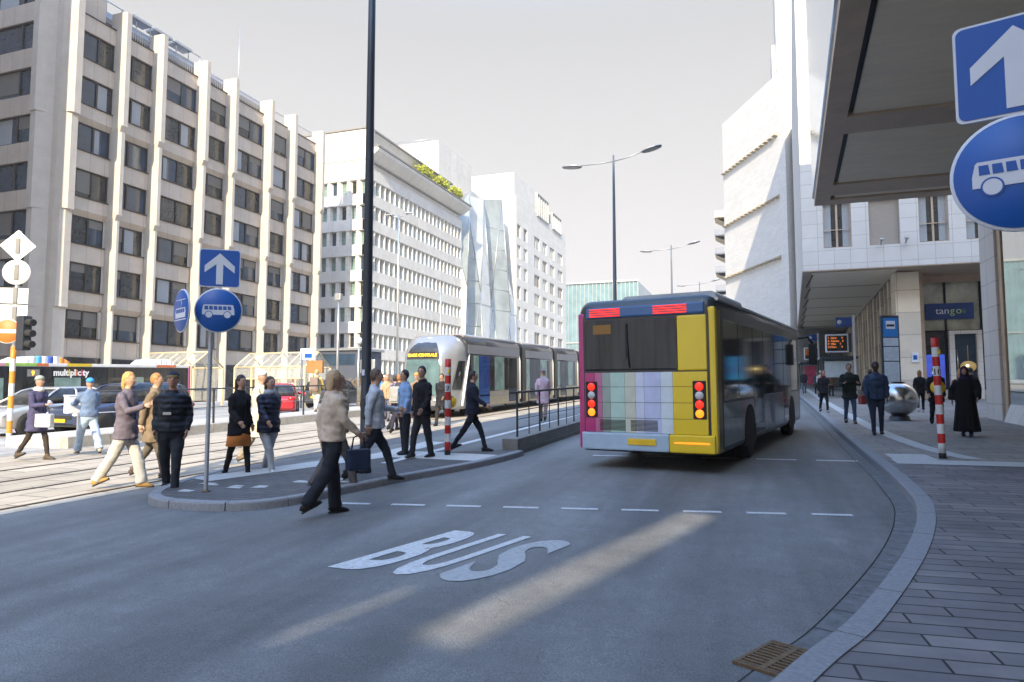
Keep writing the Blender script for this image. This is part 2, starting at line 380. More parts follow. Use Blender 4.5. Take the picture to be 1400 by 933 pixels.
# ---- right pavement with its bending kerb
def smooth(pts, n=6):
    P = [Vector((*p, 0)) for p in pts]; out = []
    for i in range(len(P)-1):
        a = P[max(i-1, 0)]; b = P[i]; c = P[i+1]; d = P[min(i+2, len(P)-1)]
        for j in range(n):
            t = j/n; q = .5*((2*b)+(-a+c)*t+(2*a-5*b+4*c-d)*t*t+(-a+3*b-3*c+d)*t**3); out.append((q.x, q.y))
    out.append(tuple(P[-1][:2])); return out
kin = smooth([(-.6, 1.6), (-.25, 3.1), (.17, 4.18), (.49, 4.86), (.76, 5.58), (1.0, 6.28), (1.24, 7.03), (1.5, 7.96), (1.72, 8.92), (1.9, 10.1), (2.02, 12.4), (2.08, 15.1), (2.16, 18.3), (2.26, 22), (2.45, 28), (2.75, 38), (3.3, 58), (3.9, 75), (5.5, 120)], 5)
kout = []; gut = []
for i, p in enumerate(kin):
    a = Vector((*kin[max(i-1, 0)], 0)); b = Vector((*kin[min(i+1, len(kin)-1)], 0)); d = (b-a).normalized(); n = Vector((d.y, -d.x, 0))
    wd = .19
    kout.append((p[0]+n.x*wd, p[1]+n.y*wd)); gut.append((p[0]-n.x*.21, p[1]-n.y*.21))
def strip(A, B, off, m=0, sub=None):
    n = len(A); v = [(x, y, gz(x, y)+off) for x, y in A]+[(x, y, gz(x, y)+off) for x, y in B]
    return MB().add(v, [(i, i+1, n+i+1, n+i) for i in range(n-1)], m)
pv = MB(); n = len(kout)
v = [(x, y, gz(x, y)+.118) for x, y in kout]+[(60, y, gz(60, y)+.118) for x, y in kout]
pv.add(v, [(i, n+i, n+i+1, i+1) for i in range(n-1)])
struct('pavement', pv, M['pavers'])
# paving beyond the pale strip: larger slabs
i0 = min(i for i, p in enumerate(kout) if p[1] > 13.9)
A = kout[i0:]; v = [(x, y, gz(x, y)+.122) for x, y in A]+[(60, y, gz(60, y)+.122) for x, y in A]; n = len(A)
struct('far_pavement', MB().add(v, [(i, n+i, n+i+1, i+1) for i in range(n-1)]), M['pavers2'])
# the kerb stones, cut to about a metre, face slightly battered
def kerb_run(inn, outn, top, mb, step=1.0, gap=.016):
    acc = 0; seg = [0]
    def lerp(a, b, t): return (a[0]+(b[0]-a[0])*t, a[1]+(b[1]-a[1])*t)
    for i in range(len(inn)-1):
        L = math.dist(inn[i], inn[i+1]); parts = max(1, round(L/step)) if L > step else 1
        for j in range(parts):
            t0 = j/parts; t1 = (j+1)/parts
            acc += L/parts; g = gap/L if acc > step else 0
            if g: acc = 0
            a, b = lerp(inn[i], inn[i+1], t0), lerp(inn[i], inn[i+1], t1-g); c, d = lerp(outn[i], outn[i+1], t0), lerp(outn[i], outn[i+1], t1-g)
            def P(p, q, f, z): x = p[0]+(q[0]-p[0])*f; y_ = p[1]+(q[1]-p[1])*f; return (x, y_, gz(x, y_)+z)
            mb.add([P(a, c, 0, -.05), P(b, d, 0, -.05), P(a, c, .06, top-.02), P(b, d, .06, top-.02), P(a, c, .14, top), P(b, d, .14, top), P(a, c, 1, top), P(b, d, 1, top), P(a, c, 1, -.05), P(b, d, 1, -.05)],
                   [(0,1,3,2), (2,3,5,4), (4,5,7,6), (6,7,9,8), (0,2,4,6,8), (1,9,7,5,3)])
    return mb
struct('kerb', kerb_run(kin, kout, .128, MB()), M['kerb'])
g = MB(); g.merge(strip(gut, kin, .004, 0)); g2 = strip([(p[0]-.012, p[1]) for p in gut], gut, .006, 1); g.merge(g2)
acc = 0
for i in range(len(gut)-1):
    acc += math.dist(gut[i], gut[i+1])
    if acc > .42 and gut[i][1] < 30:
        acc = 0; a, b = Vector((*gut[i], 0)), Vector((*kin[i], 0)); d = Vector((*gut[i+1], 0))-a; d = d.normalized()*.008
        g.add([(p.x, p.y, gz(p.x, p.y)+.007) for p in (a, b, b+d, a+d)], [(0, 1, 2, 3)], 1)
struct('gutter', g, [M['gutter'], M['joint']])
# pale guidance strips on the pavement
struct('tactile_strip', MB().merge(flat([(2.36, 13.5), (9.5, 13.75), (9.5, 14.45), (2.36, 14.15)], .126)).merge(flat([(2.4, 14.15), (3.15, 14.18), (3.1, 15.1), (2.4, 15.05)], .128)), M['tactile'])
gl = smooth([(3.6, 14.5), (3.4, 15.3), (3.18, 17), (3.08, 20), (3.12, 24), (3.35, 32), (3.9, 48), (4.4, 60), (5.4, 85)], 5)
struct('guidance_strip', strip(gl, [(x+.34, y) for x, y in gl], .127), M['tactile'])
for yy in (32, 47, 60): pass
# ---- traffic island on the left
isl = smooth([(-8.9, 9.9), (-8.45, 8.35), (-8.03, 7.5), (-7.55, 7.12), (-6.99, 7.04), (-6.46, 7.1), (-6.04, 7.32), (-5.76, 7.8), (-5.6, 8.7), (-5.3, 10.1), (-4.9, 11.5), (-4.66, 12.9), (-4.6, 13.9)], 5)
iin = []
for i, p in enumerate(isl):
    a = Vector((*isl[max(i-1, 0)], 0)); b = Vector((*isl[min(i+1, len(isl)-1)], 0)); d = (b-a).normalized(); iin.append((p[0]-d.y*.16, p[1]+d.x*.16))
struct('island_kerb', kerb_run(isl, iin, .11, MB(), .8), M['kerb'])
far = [(-4.75, 13.9), (-4.75, 70), (-8.9, 70)]
struct('island', slab(iin+far, .1, .15), M['road'])
struct('island_tip', flat(iin[6:]+[(-4.76, 14.2), (-7.2, 12.4), (-8.3, 9.3)], .104), M['island'])
struct('island_tactile', MB().merge(flat([(-8.5, 8.7), (-7.95, 8.55), (-6.85, 12.1), (-7.0, 15.2), (-7.55, 15.2), (-7.4, 12.6)], .109))
       .merge(flat([(-6.85, 12.1), (-4.95, 12.0), (-4.85, 13.0), (-6.9, 13.2)], .107)), M['tactile'])
struct('island_line', flat([(-6.5, 11.2), (-6.32, 11.2), (-6.4, 20.5), (-6.9, 42), (-7.05, 42), (-6.6, 20.5)], .109), M['paint'])
struct('island_line', flat([(-8.7, 11.5), (-8.2, 11.2), (-7.9, 15), (-8.2, 16)], .106), M['gutter'])
# little pale patches painting the specks of reflected sun on the island setts
tl = MB()
for x, y in ((-7.55, 7.75), (-7.2, 8.2), (-6.75, 8.35), (-6.5, 8.9), (-7.7, 8.3), (-6.2, 9.3), (-5.95, 9.0)):
    for q in range(3):
        dx, dy = random.uniform(-.1, .1), random.uniform(-.08, .08); w, h = random.uniform(.06, .12), random.uniform(.05, .08)
        tl.merge(flat([(x+dx-w, y+dy-h), (x+dx+w, y+dy-h*.6), (x+dx+w*.8, y+dy+h), (x+dx-w*.9, y+dy+h)], .108+.002*q))
struct('sun_specks', tl, M['tactile'])
# ---- paint on the carriageway
ds = MB(); x0, y0, x1, y1 = -5.35, 8.02, 1.5, 9.23
L = math.dist((x0, y0), (x1, y1)); ux, uy = (x1-x0)/L, (y1-y0)/L; t = .05
while t < L-.3:
    a = (x0+ux*t, y0+uy*t); b = (x0+ux*(t+.46), y0+uy*(t+.46))
    ds.merge(flat([(a[0]+uy*.05, a[1]-ux*.05), (b[0]+uy*.05, b[1]-ux*.05), (b[0]-uy*.05, b[1]+ux*.05), (a[0]-uy*.05, a[1]+ux*.05)], .005)); t += .755
for x in (-3.2, -2.1, -1.0, .05, 1.15): ds.merge(flat([(x, 14.5+.08*x), (x+.75, 14.56+.08*x), (x+.75, 14.7+.08*x), (x, 14.64+.08*x)], .005))
struct('dashed_line', ds, M['paint'])
# BUS lettering
def letters(s, org, e1, e2, off, bold, m, name):
    t = text_mb(s, 1, 0, bold); xs = [v[0] for v in t.v]; ys = [v[1] for v in t.v]
    w0, w1, h0, h1 = min(xs), max(xs), min(ys), max(ys); vv = []
    for v in t.v:
        u = (v[0]-w0)/(w1-w0); w = (v[1]-h0)/(h1-h0); x = org[0]+e1[0]*u+e2[0]*w; y_ = org[1]+e1[1]*u+e2[1]*w; vv.append((x, y_, gz(x, y_)+off))
    t.v = vv; return struct(name, t, m)
letters('B', (-3.62, 5.34), (.42, -.02), (.5, 1.66), .006, .03, M['paint'], 'bus_lettering')
letters('U', (-3.1, 5.33), (.38, -.02), (.5, 1.66), .006, .03, M['paint'], 'bus_lettering')
letters('S', (-2.62, 5.3), (.44, -.02), (.5, 1.62), .006, .03, M['paint_grey'], 'bus_lettering')
# small litter and leaves
lt = MB()
for _ in range(60):
    x = random.uniform(-6, 1.9); y = random.uniform(3.2, 13); s_ = random.uniform(.006, .016); a = random.uniform(0, 6)
    lt.add([(x+s_*math.cos(a+q), y+s_*math.sin(a+q), gz(x, y)+.006+.004*(k % 2)) for k, q in enumerate((0, 1.5, 3, 4.6))], [(0, 1, 2, 3)])
tag(lt.build('litter', solid('leaf litter', (.3, .24, .16), .8, var=.4)), 'tiny scraps and grit scattered over the asphalt', 'litter', kind='stuff')

# drain grate, near right
dg_ = thing('drain_grate', (0, 0, 0), 'rusty slotted iron drain grate let into the gutter', 'drain')
dg_.location = (.12, 4.47, gz(0, 4.4)+.006); dg_.rotation_euler = (0, 0, R(62))
fr = MB(); fr.box(-.25, .25, -.17, -.145, -.01, .012); fr.box(-.25, .25, .145, .17, -.01, .012); fr.box(-.25, -.225, -.145, .145, -.01, .012); fr.box(.225, .25, -.145, .145, -.01, .012)
fr.box(-.225, .225, -.018, .018, -.01, .0125)
for i in range(10):
    x = -.205+i*.0455
    fr.box(x-.011, x+.011, -.145, -.018, -.01, .011); fr.box(x-.011, x+.011, .018, .145, -.01, .011)
fr.build('grating', M['iron'], dg_); MB().box(-.24, .24, -.16, .16, -.004, -.001).build('pit', M['black'], dg_)

# ================================================================ BUILDINGS
def window_proto(w, h, panes, frame=.07, depth=.1):
    """window in the plane x = 0 looking towards +x, sill at z = 0, centred on y"""
    f = MB(); f.box(-depth, 0, -w/2, w/2, 0, frame); f.box(-depth, 0, -w/2, w/2, h-frame, h)
    xs = [-w/2+frame/2+(w-frame)*t for t in panes]
    for i, y in enumerate(xs):
        wd = frame/2 if i in (0, len(xs)-1) else frame*.75
        f.box(-depth, .004 if 0 < i < len(xs)-1 else .0, y-wd, y+wd, frame, h-frame)
    return f, xs
def blinds(w, h, y0, y1, drop):
    b = MB(); n = max(3, int(h*drop/.09)); 
    for i in range(n):
        z1 = h-.07-i*(h*drop)/n; z0 = z1-(h*drop)/n*.8
        b.add([(-.045, y0, z0), (-.045, y1, z0), (-.055, y1, z1), (-.055, y0, z1), (-.07, y0, z0), (-.07, y1, z0), (-.08, y1, z1), (-.08, y0, z1)], [(0,1,2,3), (4,7,6,5), (0,4,5,1), (3,2,6,7)])
    b.box(-.085, -.058, y0, y1, h-.07-h*drop, h-.06); return b

# ---- 1: beige stone office block on the left
B1 = thing('office_block', (-46, 35, gz(-46, 35)), 'beige stone office block with tall chamfered piers and dark bronze windows, left of photo', 'building')
XF = -46.85; ZT = 31.7; SILL = 5.65; FH = 3.54; WH = 2.1
piers = [(34.2, 35.6)]+[(v, v+.64) for v in (39.02, 42.62, 47.5, 51.2, 56.4, 60.25, 65.3)]
wl = MB()
# back mass and spandrels
wl.box(-60, XF-1.3, 34.3, 65.9, .6, 29.9, 0)
zs = [SILL+FH*k for k in range(7)]
ZB = (zs[4]+WH, zs[2]+WH, zs[0]+WH)
def tier(z): return 0 if z > ZB[0]-.1 else (1 if z > ZB[1]-.1 else (2 if z > ZB[2]-.1 else 3))
off = {0: .0, 1: -.14, 2: -.28, 3: -.42}
for b in range(7):
    y0, y1 = piers[b][1], piers[b+1][0]
    for k in range(7):
        z0 = zs[k]+WH if k < 7 else 0; z1 = zs[k+1] if k < 6 else 30.3
        o = off[tier(z0)]; st_p = k in (0, 2, 4)
        if st_p: wl.extr([(XF-1.35, z0), (XF-.26+off[tier(z0-1)], z0), (XF-.12+o, z0+.4), (XF-1.35, z0+.4)], 'y', y0-.02, y1+.02, 0)
        wl.bev(XF-1.35, XF-.12+o, y0-.02, y1+.02, z0+(.4 if st_p else 0), z1-.06, .02, 0)
        wl.box(XF-1.35, XF-.04+o, y0-.02, y1+.02, z1-.06, z1, 1)
    wl.box(XF-1.35, XF-.12+off[3], y0-.02, y1+.02, 4.15, SILL-.06, 0); wl.box(XF-1.35, XF-.04+off[3], y0-.02, y1+.02, SILL-.06, SILL, 1)
# sloping undersides where the front steps back
for b in range(7):
    y0, y1 = piers[b][1]-.02, piers[b+1][0]+.02
    for zc, oa, ob in ((zs[4]+WH+.0, off[0], off[1]),):
        pass
def pier(mb, y0, y1, x):
    # three tiers, each a little deeper and wider than the one below, with a chamfered foot
    for (za, zb, o, wdn) in ((.6, ZB[2]+.1, .5, -.1), (ZB[2], ZB[1]+.1, .66, -.06), (ZB[1], ZB[0]+.1, .82, -.01), (ZB[0], ZT, 1.0, .04)):
        a, b = y0-wdn, y1+wdn; f = x+o-.15
        if za > 1:
            mb.add([(x-.6, a, za), (f-.28, a+.1, za-.0), (f-.28, b-.1, za), (x-.6, b, za), (x-.6, a, za+.55), (f, a, za+.55), (f, b, za+.55), (x-.6, b, za+.55)],
                   [(0,3,2,1), (0,1,5,4), (1,2,6,5), (2,3,7,6)], 0); za += .55
        c = .16
        mb.prism([(x-.6, a), (f-c, a), (f, a+c), (f, b-c), (f-c, b), (x-.6, b)], za, zb, 0)
pr = MB()
for a, b in piers[1:]: pier(pr, a, b, XF)
# corner pier: two limbs with a fluted hollow between
for (za, zb, o) in ((.6, ZB[2], .45), (ZB[2]-.05, ZB[1], .62), (ZB[1]-.05, ZB[0], .8), (ZB[0]-.05, ZT+8, 1.0)):
    cx, cy = -46.75, 34.25
    pr.prism([(cx-1.9, cy-.1-o*.5), (cx-1.3, cy-.15-o*.5), (cx-1.0, cy+.1-o*.3), (cx-.75, cy+.35), (cx-.5+o*.4, cy+.3), (cx+o-.25, cy+.35), (cx+o, cy+.6), (cx+o, cy+1.1), (cx-.6, cy+1.15), (cx-1.9, cy+1.1)], za, zb, 0)
wl.build('wall', [M['stone1'], M['frame1']], B1, True); pr.build('piers', M['stone1b'], B1, True)
# side face (towards the camera), rows of dark windows
sf = MB()
sf.box(-62, -47.6, 34.25, 34.9, .6, 4.2, 0)
for k in range(9):
    z0 = SILL+FH*k+WH; sf.bev(-62, -47.9, 34.08, 34.9, z0-WH-1.45 if k == 0 else z0-WH-(FH-WH), z0-WH, .02, 0)
sf.box(-62, -47.6, 34.0, 34.9, 36, 41, 0)
sf.build('side_wall', M['stone1'], B1, True)
MB().box(-61.5, -47.2, 34.95, 38.2, 29.5, 41).build('tower', M['stone1'], B1, True)
protoW = {}
def b1_window(w, kind, seed, parent, loc, rot=0):
    key = (round(w, 1), kind, seed)
    rnd = random.Random(seed*31+int(w*10))
    if key not in protoW:
        ps = [0, .2, .6, 1] if kind == 3 else ([0, .36, 1] if kind == 2 else [0, .5, 1])
        f, xs = window_proto(w, WH, ps, .1, .14)
        items = [('frame', f.mesh('window_frame', M['frame1']))]
        for i in range(len(xs)-1):
            r_ = rnd.random(); mm = M['glassA'] if r_ < .55 else M['glassB']
            items.append(('pane', MB().box(-.1, -.085, xs[i], xs[i+1], .07, WH-.07).mesh('window_pane', mm)))
            r_ = rnd.random()
            if r_ < .3: items.append(('blind', blinds(w, WH, xs[i]+.07, xs[i+1]-.07, rnd.choice((.3, .45, .55, .8))).mesh('window_blind', M['blind'])))
            elif r_ < .5:
                a = xs[i]+.08; bq = xs[i]+(xs[i+1]-xs[i])*rnd.uniform(.3, .9)
                items.append(('curtain', MB().box(-.082, -.08, a, bq, .1, WH-.12).mesh('window_curtain', M['curtain'])))
        protoW[key] = items
    items = protoW[key]; root = None
    for nm, me in items:
        o = bpy.data.objects.new('window' if nm == 'frame' else nm, me); S.collection.objects.link(o)
        if root is None: root = o; o.parent = parent; o.location = Vector(loc)-parent.location; o.rotation_euler = (0, 0, rot)
        else: o.parent = root
    return root
cnt = 0
for b in range(7):
    y0, y1 = piers[b][1], piers[b+1][0]
    for k in range(7):
        o = off[tier(zs[k]+.5)]; shrink = (0, .16, .3, .45)[tier(zs[k]+.5)]
        w = y1-y0+.06-shrink*.5; yc = (y0+y1)/2
        b1_window(w, 3 if w > 3.3 or b == 0 else 2, (b*5+k*7) % 17, B1, (XF-.24+o, yc, zs[k])); cnt += 1
for k in range(8):
    for j in range(2):
        b1_window(5.6, 4, (k+j) % 3+10, B1, (-50.6-j*6.2, 34.2, zs[0]+FH*k), R(-90))
jb = MB()
for b in range(7):      # jambs closing the narrower lower windows
    y0, y1 = piers[b][1], piers[b+1][0]
    for z0, z1, s in ((4.2, ZB[2], .28), (ZB[2]+.4, ZB[1], .2), (ZB[1]+.4, ZB[0], .1)):
        jb = MB().box(XF-1.3, XF-.5, y0-.05, y0+s*.6, z0, z1).build('window_jamb', M['stone1b'], B1, True); MB().box(XF-1.3, XF-.5, y1-s*.6, y1+.05, z0, z1).build('window_jamb', M['stone1b'], B1, True)

# dark shopfront at ground level
gf = MB().box(XF-.54, XF-.42, 35.4, 64.4, .9, 4.2); gf.build('ground_floor_glazing', M['glassB'], B1, True)
# roof storey, set back, with a slanted top and balustrades between the piers
rf = MB(); rf.extr([(-58, 29.9), (XF-3.0, 29.9), (XF-3.0, 32.7), (XF-4.6, 34.2), (-58, 34.2)], 'y', 38.5, 60.5, 0)
rf.build('roof_storey', M['roof1'], B1, True)
MB().box(XF-2.99, XF-2.9, 39.5, 60, 30.9, 32.2).build('roof_window_band', M['glassB'], B1, True)
for b in range(1, 7):
    y0, y1 = piers[b][1], piers[b+1][0]; r = MB()
    r.tube([(XF-.7, y0, 31.6), (XF-.7, y1, 31.6)], .035, 6); r.tube([(XF-.7, y0, 30.45), (XF-.7, y1, 30.45)], .025, 6)
    n_ = int((y1-y0)/.22)
    for i in range(n_+1): yy = y0+(y1-y0)*i/n_; r.box(XF-.715, XF-.685, yy-.018, yy+.018, 30.3, 31.6)
    r.build('balustrade', M['metal_light'], B1, True)
rp = MB(); rp.tube([(XF-4.4, 40, 35.0), (XF-4.4, 52, 35.0)], .05, 6)
for i in range(9): rp.tube([(XF-4.4, 40+i*1.5, 34.1), (XF-4.4, 40+i*1.5, 35.0)], .04, 6)
for i in range(3): rp.bev(XF-5.4, XF-4.2, 44+i*2.4, 46+i*2.4, 34.9, 35.15, .03)
rp.build('roof_rail', M['metal_light'], B1, True)
MB().tube([(XF-1.2, 53.8, 30), (XF-1.2, 53.8, 38.6)], [.06, .03], 8).build('antenna', M['metal_light'], B1, True)

# ---- 2: white block with close-set fins and an overhanging roof
B2 = thing('finned_block', (-45, 74, gz(-45, 74)), 'white office block with closely spaced fins between narrow windows, roof overhang and rooftop shrubs', 'building')
X2 = -45; Y0, Y1 = 74.0, 103.3; F2 = 3.27; w2 = MB()
w2.box(-60, X2-.5, Y0+.5, Y1, 1, 31, 0)
levels = [3.9+F2*k for k in range(9)]       # spandrel bottoms
for z in levels[:-1]:
    w2.bev(X2-1, X2, Y0, Y1, z+F2-1.45, z+F2, .03, 0)          # street side
    w2.bev(-59.5, X2-.002, Y0-.0, Y0+1, z+F2-1.45+.003, z+F2-.003, .03, 0)
nw = 22; dy = (Y1-Y0)/nw
for k in range(8):
    z0, z1 = levels[k], levels[k]+F2-1.45
    for i in range(nw+1):
        y = Y0+.25+i*(Y1-Y0-.5)/nw
        w2.add([(X2-.5, y-.28, z0), (X2-.06, y-.09, z0), (X2-.06, y+.09, z0), (X2-.5, y+.28, z0), (X2-.5, y-.28, z1), (X2-.06, y-.09, z1), (X2-.06, y+.09, z1), (X2-.5, y+.28, z1)], [(0,1,5,4), (1,2,6,5), (2,3,7,6)], 0)
    for i in range(6):
        x = X2-.3-i*2.9
        w2.add([(x-.45, Y0+.5, z0), (x-.22, Y0+.1, z0), (x+.22, Y0+.1, z0), (x+.45, Y0+.5, z0), (x-.45, Y0+.5, z1), (x-.22, Y0+.1, z1), (x+.22, Y0+.1, z1), (x+.45, Y0+.5, z1)], [(0,1,5,4), (1,2,6,5), (2,3,7,6)], 0)
        x -= 1.45
        w2.add([(x-.4, Y0+.5, z0), (x-.2, Y0+.1, z0), (x+.2, Y0+.1, z0), (x+.4, Y0+.5, z0), (x-.4, Y0+.5, z1), (x-.2, Y0+.1, z1), (x+.2, Y0+.1, z1), (x+.4, Y0+.5, z1)], [(0,1,5,4), (1,2,6,5), (2,3,7,6)], 0)
w2.box(-59.5, X2+.003, Y0-.003, Y0+1, 28.6, 35.1, 0)      # blank upper end wall
w2.box(-59.5, X2-.003, Y0+.3, Y1, 1, 3.9, 1)
w2.build('wall', [M['white2'], M['soffit_dark']], B2, True)
rf = MB(); rf.extr([(-58, 31.2), (X2-.1, 31.2), (X2+1.2, 32.1), (X2+1.25, 32.5), (X2-.4, 32.6), (-58, 32.6)], 'y', Y0-.1, Y1+.6, 0)
rf.build('overhanging_roof', M['white2'], B2, True)
MB().box(X2+1.0, X2+1.35, Y0-.2, Y1+.8, 32.55, 32.75).build('gutter_edge', M['soffit_dark'], B2, True)
MB().extr([(-58, 32.6), (X2-1.6, 32.6), (X2-.6, 34.9), (X2-.4, 35.2), (-58, 35.2)], 'y', Y0+1.2, Y1-4, 0).build('roof_storey', M['white2'], B2, True)
MB().box(-58, X2-.1, Y0-.1, Y1-3.5, 35.2, 35.4).build('roof_edge', M['soffit_dark'], B2, True)
wf, xs_ = window_proto(.92, F2-1.49, [0, 1], .06, .08)
wfm = wf.mesh('fin_window_frame', M['metal_light']); pm = [MB().box(-.06, -.05, -.44, .44, .05, F2-1.53).mesh('fin_window_pane', M[g_]) for g_ in ('glassG', 'glassA', 'glassG', 'glassB')]
rest = MB(); allw = []
for k in range(8):
    for i in range(nw): allw.append((X2-.44, Y0+.25+(i+.5)*(Y1-Y0-.5)/nw, levels[k]+.02, 0))
    for i in range(9): allw.append((X2-.3-.72-i*1.45, Y0+.44, levels[k]+.02, R(-90)))
allw.sort(key=lambda a: (a[1] if a[3] == 0 else a[1]+(X2-a[0])*.5, -a[2]))
for j, (x, y, z, r) in enumerate(allw):
    if j < 100:
        o = bpy.data.objects.new('window', wfm); S.collection.objects.link(o); o.parent = B2; o.location = Vector((x, y, z))-B2.location; o.rotation_euler = (0, 0, r)
        p = bpy.data.objects.new('pane', random.choice(pm)); S.collection.objects.link(p); p.parent = o
    elif r == 0: rest.box(x-.06, x-.05, y-.46, y+.46, z, z+F2-1.49)
    else: rest.box(x-.46, x+.46, y+.05, y+.06, z, z+F2-1.49)
tag(rest.build('window', M['glassG'], B2, True), kind='stuff')
def leafy(name, c, r, n, m, label, cat, group=None, leaf=.22, seed=1):
    rn = random.Random(seed); t = thing(name, (c[0], c[1], c[2]), label, cat, group=group)
    mb = MB()
    for _ in range(n):
        while True:
            p = Vector((rn.uniform(-1, 1), rn.uniform(-1, 1), rn.uniform(-1, 1)))
            if p.length < 1 and p.length > .35: break
        lump = .75+.35*math.sin(p.x*5+seed)*math.cos(p.y*4.3)
        q = Vector((p.x*r[0], p.y*r[1], r[2]+p.z*r[2]))*1; q = Vector((q.x*lump, q.y*lump, q.z*(.8+.2*lump)))
        a = Vector((rn.uniform(-1, 1), rn.uniform(-1, 1), rn.uniform(-1, 1))).normalized(); b = a.orthogonal().normalized(); s_ = leaf*rn.uniform(.5, 1.2)
        mb.add([q-a*s_, q+b*s_*.5, q+a*s_, q-b*s_*.5], [(0, 1, 2, 3)])
    mb.build('foliage', m, t); MB().tube([(0, 0, -.05), (.05, 0, r[2]*1.1)], [.06, .03], 6).build('stem', M['bark'], t); return t
for i, (y, ln, lb) in enumerate(((88.5, 2.6, 'yellow-green roof shrub nearest the camera above the finned block'), (94, 2.4, 'yellow-green roof shrub in the middle of three above the finned block'), (99.3, 2.2, 'yellow-green roof shrub at the far end of three above the finned block'))):
    leafy('roof_shrub', (X2+.5, y, 32.7), (1.0, ln, 1.05), 1100, M['shrub'], lb, 'shrub', 'shrubs along the flat roof', .24, i+1)

# ---- 3: faceted glass block
B3 = thing('faceted_glass_block', (-45, 104, gz(-45, 104)), 'pale office block with folded leaning glass facets', 'building')
fy = [103.32, 107.5, 110.5, 115.5, 119, 124, 127.5, 130.6]; zt = [30, 36.5, 36.8, 37, 38.2, 39.3, 39.0, 33]; fb = MB(); fd = MB()
bot = [.2, -.6, 1.2, -.5, 1.3, -.3, 1.0, 0]; top = [-2.2, -.4, -2.4, -1.0, -2.6, -.6, -2.4, -3]; mid = [.9, -.8, .4, .5, -.8, 1.2, -.6, .2]
for i in range(7):
    P = [(X2+bot[i], fy[i], 1.5), (X2+bot[i+1], fy[i+1], 1.5), (X2+mid[i+1], fy[i+1], 17+2*(i % 2)), (X2+top[i+1], fy[i+1], zt[i+1]), (X2+top[i], fy[i], zt[i]), (X2+mid[i], fy[i], 17+2*((i+1) % 2))]
    tgt = fd if i in (0, 1, 4) else fb
    tgt.add(P, [(0, 1, 2), (0, 2, 5), (5, 2, 3), (5, 3, 4)])
    for a, b in ((P[0], P[5]), (P[5], P[4]), (P[0], P[2]), (P[5], P[3])):
        wv = MB().tube([Vector(a)+Vector((.05, 0, 0)), Vector(b)+Vector((.05, 0, 0))], .07, 5); wv.build('mullion', M['metal_light'], B3, True)
    for z in range(5, 36, 4):
        def at(j, z):
            zm = 17+2*((j+1) % 2) if j == i else 17+2*(i % 2); 
            return (X2+bot[j]+(mid[j]-bot[j])*(z-1.5)/(zm-1.5)) if z < zm else (X2+mid[j]+(top[j]-mid[j])*(z-zm)/(zt[j]-zm))
        if z < min(zt[i], zt[i+1])-1: fb_ = MB().tube([(at(i, z)+.04, fy[i], z), (at(i+1, z)+.04, fy[i+1], z)], .05, 4); fb_.build('transom', M['metal_light'], B3, True)
fb.build('pale_facets', M['glassfacet'], B3, True); fd.build('deep_facets', M['glassfacet2'], B3, True)
MB().extr([(X2-3.2, 1.5), (X2+bot[0]-.02, 1.5), (X2+mid[0]-.02, 19), (X2+top[0]-.02, 30), (X2-3.2, 30)], 'y', 103.305, 103.318).build('end_panel', M['white2'], B3, True)
co3 = MB(); co3.box(-60, X2-3.1, 103.4, 130.7, 1, 37.5); co3.box(-60, X2-4.5, 103.4, 118, 37.5, 44.5); co3.box(-60, X2-6, 118, 130, 37.5, 41)
co3.build('wall', M['white2'], B3, True)
rr = MB(); rr.tube([(X2-6, 104, 45.2), (X2-6, 117.5, 45.2)], .05, 5); rr.tube([(X2-6, 104, 45.2), (-58, 104, 45.2)], .05, 5); 
for i in range(8): rr.tube([(X2-6, 104+i*1.9, 44.4), (X2-6, 104+i*1.9, 45.2)], .04, 5)
rr.build('roof_rail', M['metal_light'], B3, True)

# ---- 4: white block with square windows and glass penthouse boxes
B4 = thing('white_apartment_block', (-45, 131, gz(-45, 131)), 'tall white block with a grid of square windows and two glass penthouse boxes', 'building')
X4 = -45; w4 = MB(); w4.box(-62, X4-.4, 131, 171, 1, 40.5); cols4 = [(131.8, 134), (136, 138.4), (143.5, 147.8), (150, 153.6), (156, 160), (163, 167.6)]
rows4 = [3.5+4.3*k for k in range(9)]
edges = [131]+[v for c in cols4 for v in c]+[171]
for i in range(0, len(edges), 2): w4.box(X4-.45, X4, edges[i], edges[i+1], 1, 42)
for c in cols4:
    zz = 1
    for r_ in rows4[:-1]: w4.box(X4-.45, X4-.003, c[0], c[1], zz, r_); zz = r_+2.7
    w4.box(X4-.45, X4-.003, c[0], c[1], zz, 42)
w4.box(-62, X4-.45, 131, 155, 40.5, 47); w4.build('wall', M['white'], B4, True)
for c in cols4:
    for j, r_ in enumerate(rows4[:-1]):
        w = c[1]-c[0]; f, xs_ = window_proto(w, 2.7, [0, .5, 1] if w > 3 else [0, 1], .12, .1)
        o = f.build('window', M['metal_light'], B4); o.location = Vector((X4-.22, (c[0]+c[1])/2, r_))-B4.location
        p = MB().box(-.08, -.06, -w/2+.05, w/2-.05, .05, 2.65).build('pane', M['glassfacet2' if (j+int(w)) % 3 else 'glassA'], o)
for y0, y1, z0, z1, lab in ((145.5, 154.5, 41.6, 46.4, ''), (158, 166, 41.4, 45)  + ('',)):
    f = MB(); f.box(X4-5, X4+.25, y0, y1, z1, z1+.25); f.box(X4-5, X4+.3, y0, y1, z0-.25, z0)
    for i in range(6): yy = y0+(y1-y0-.2)*i/5; f.box(X4+.05, X4+.2, yy, yy+.2, z0, z1)
    o = f.build('penthouse_box', M['metal_light'], B4, True)
    g_ = MB().box(X4-4.9, X4+.04, y0+.1, y1-.1, z0, z1).build('pane', M['glassfacet2'], o); g_.location = -(o.location+B4.location)

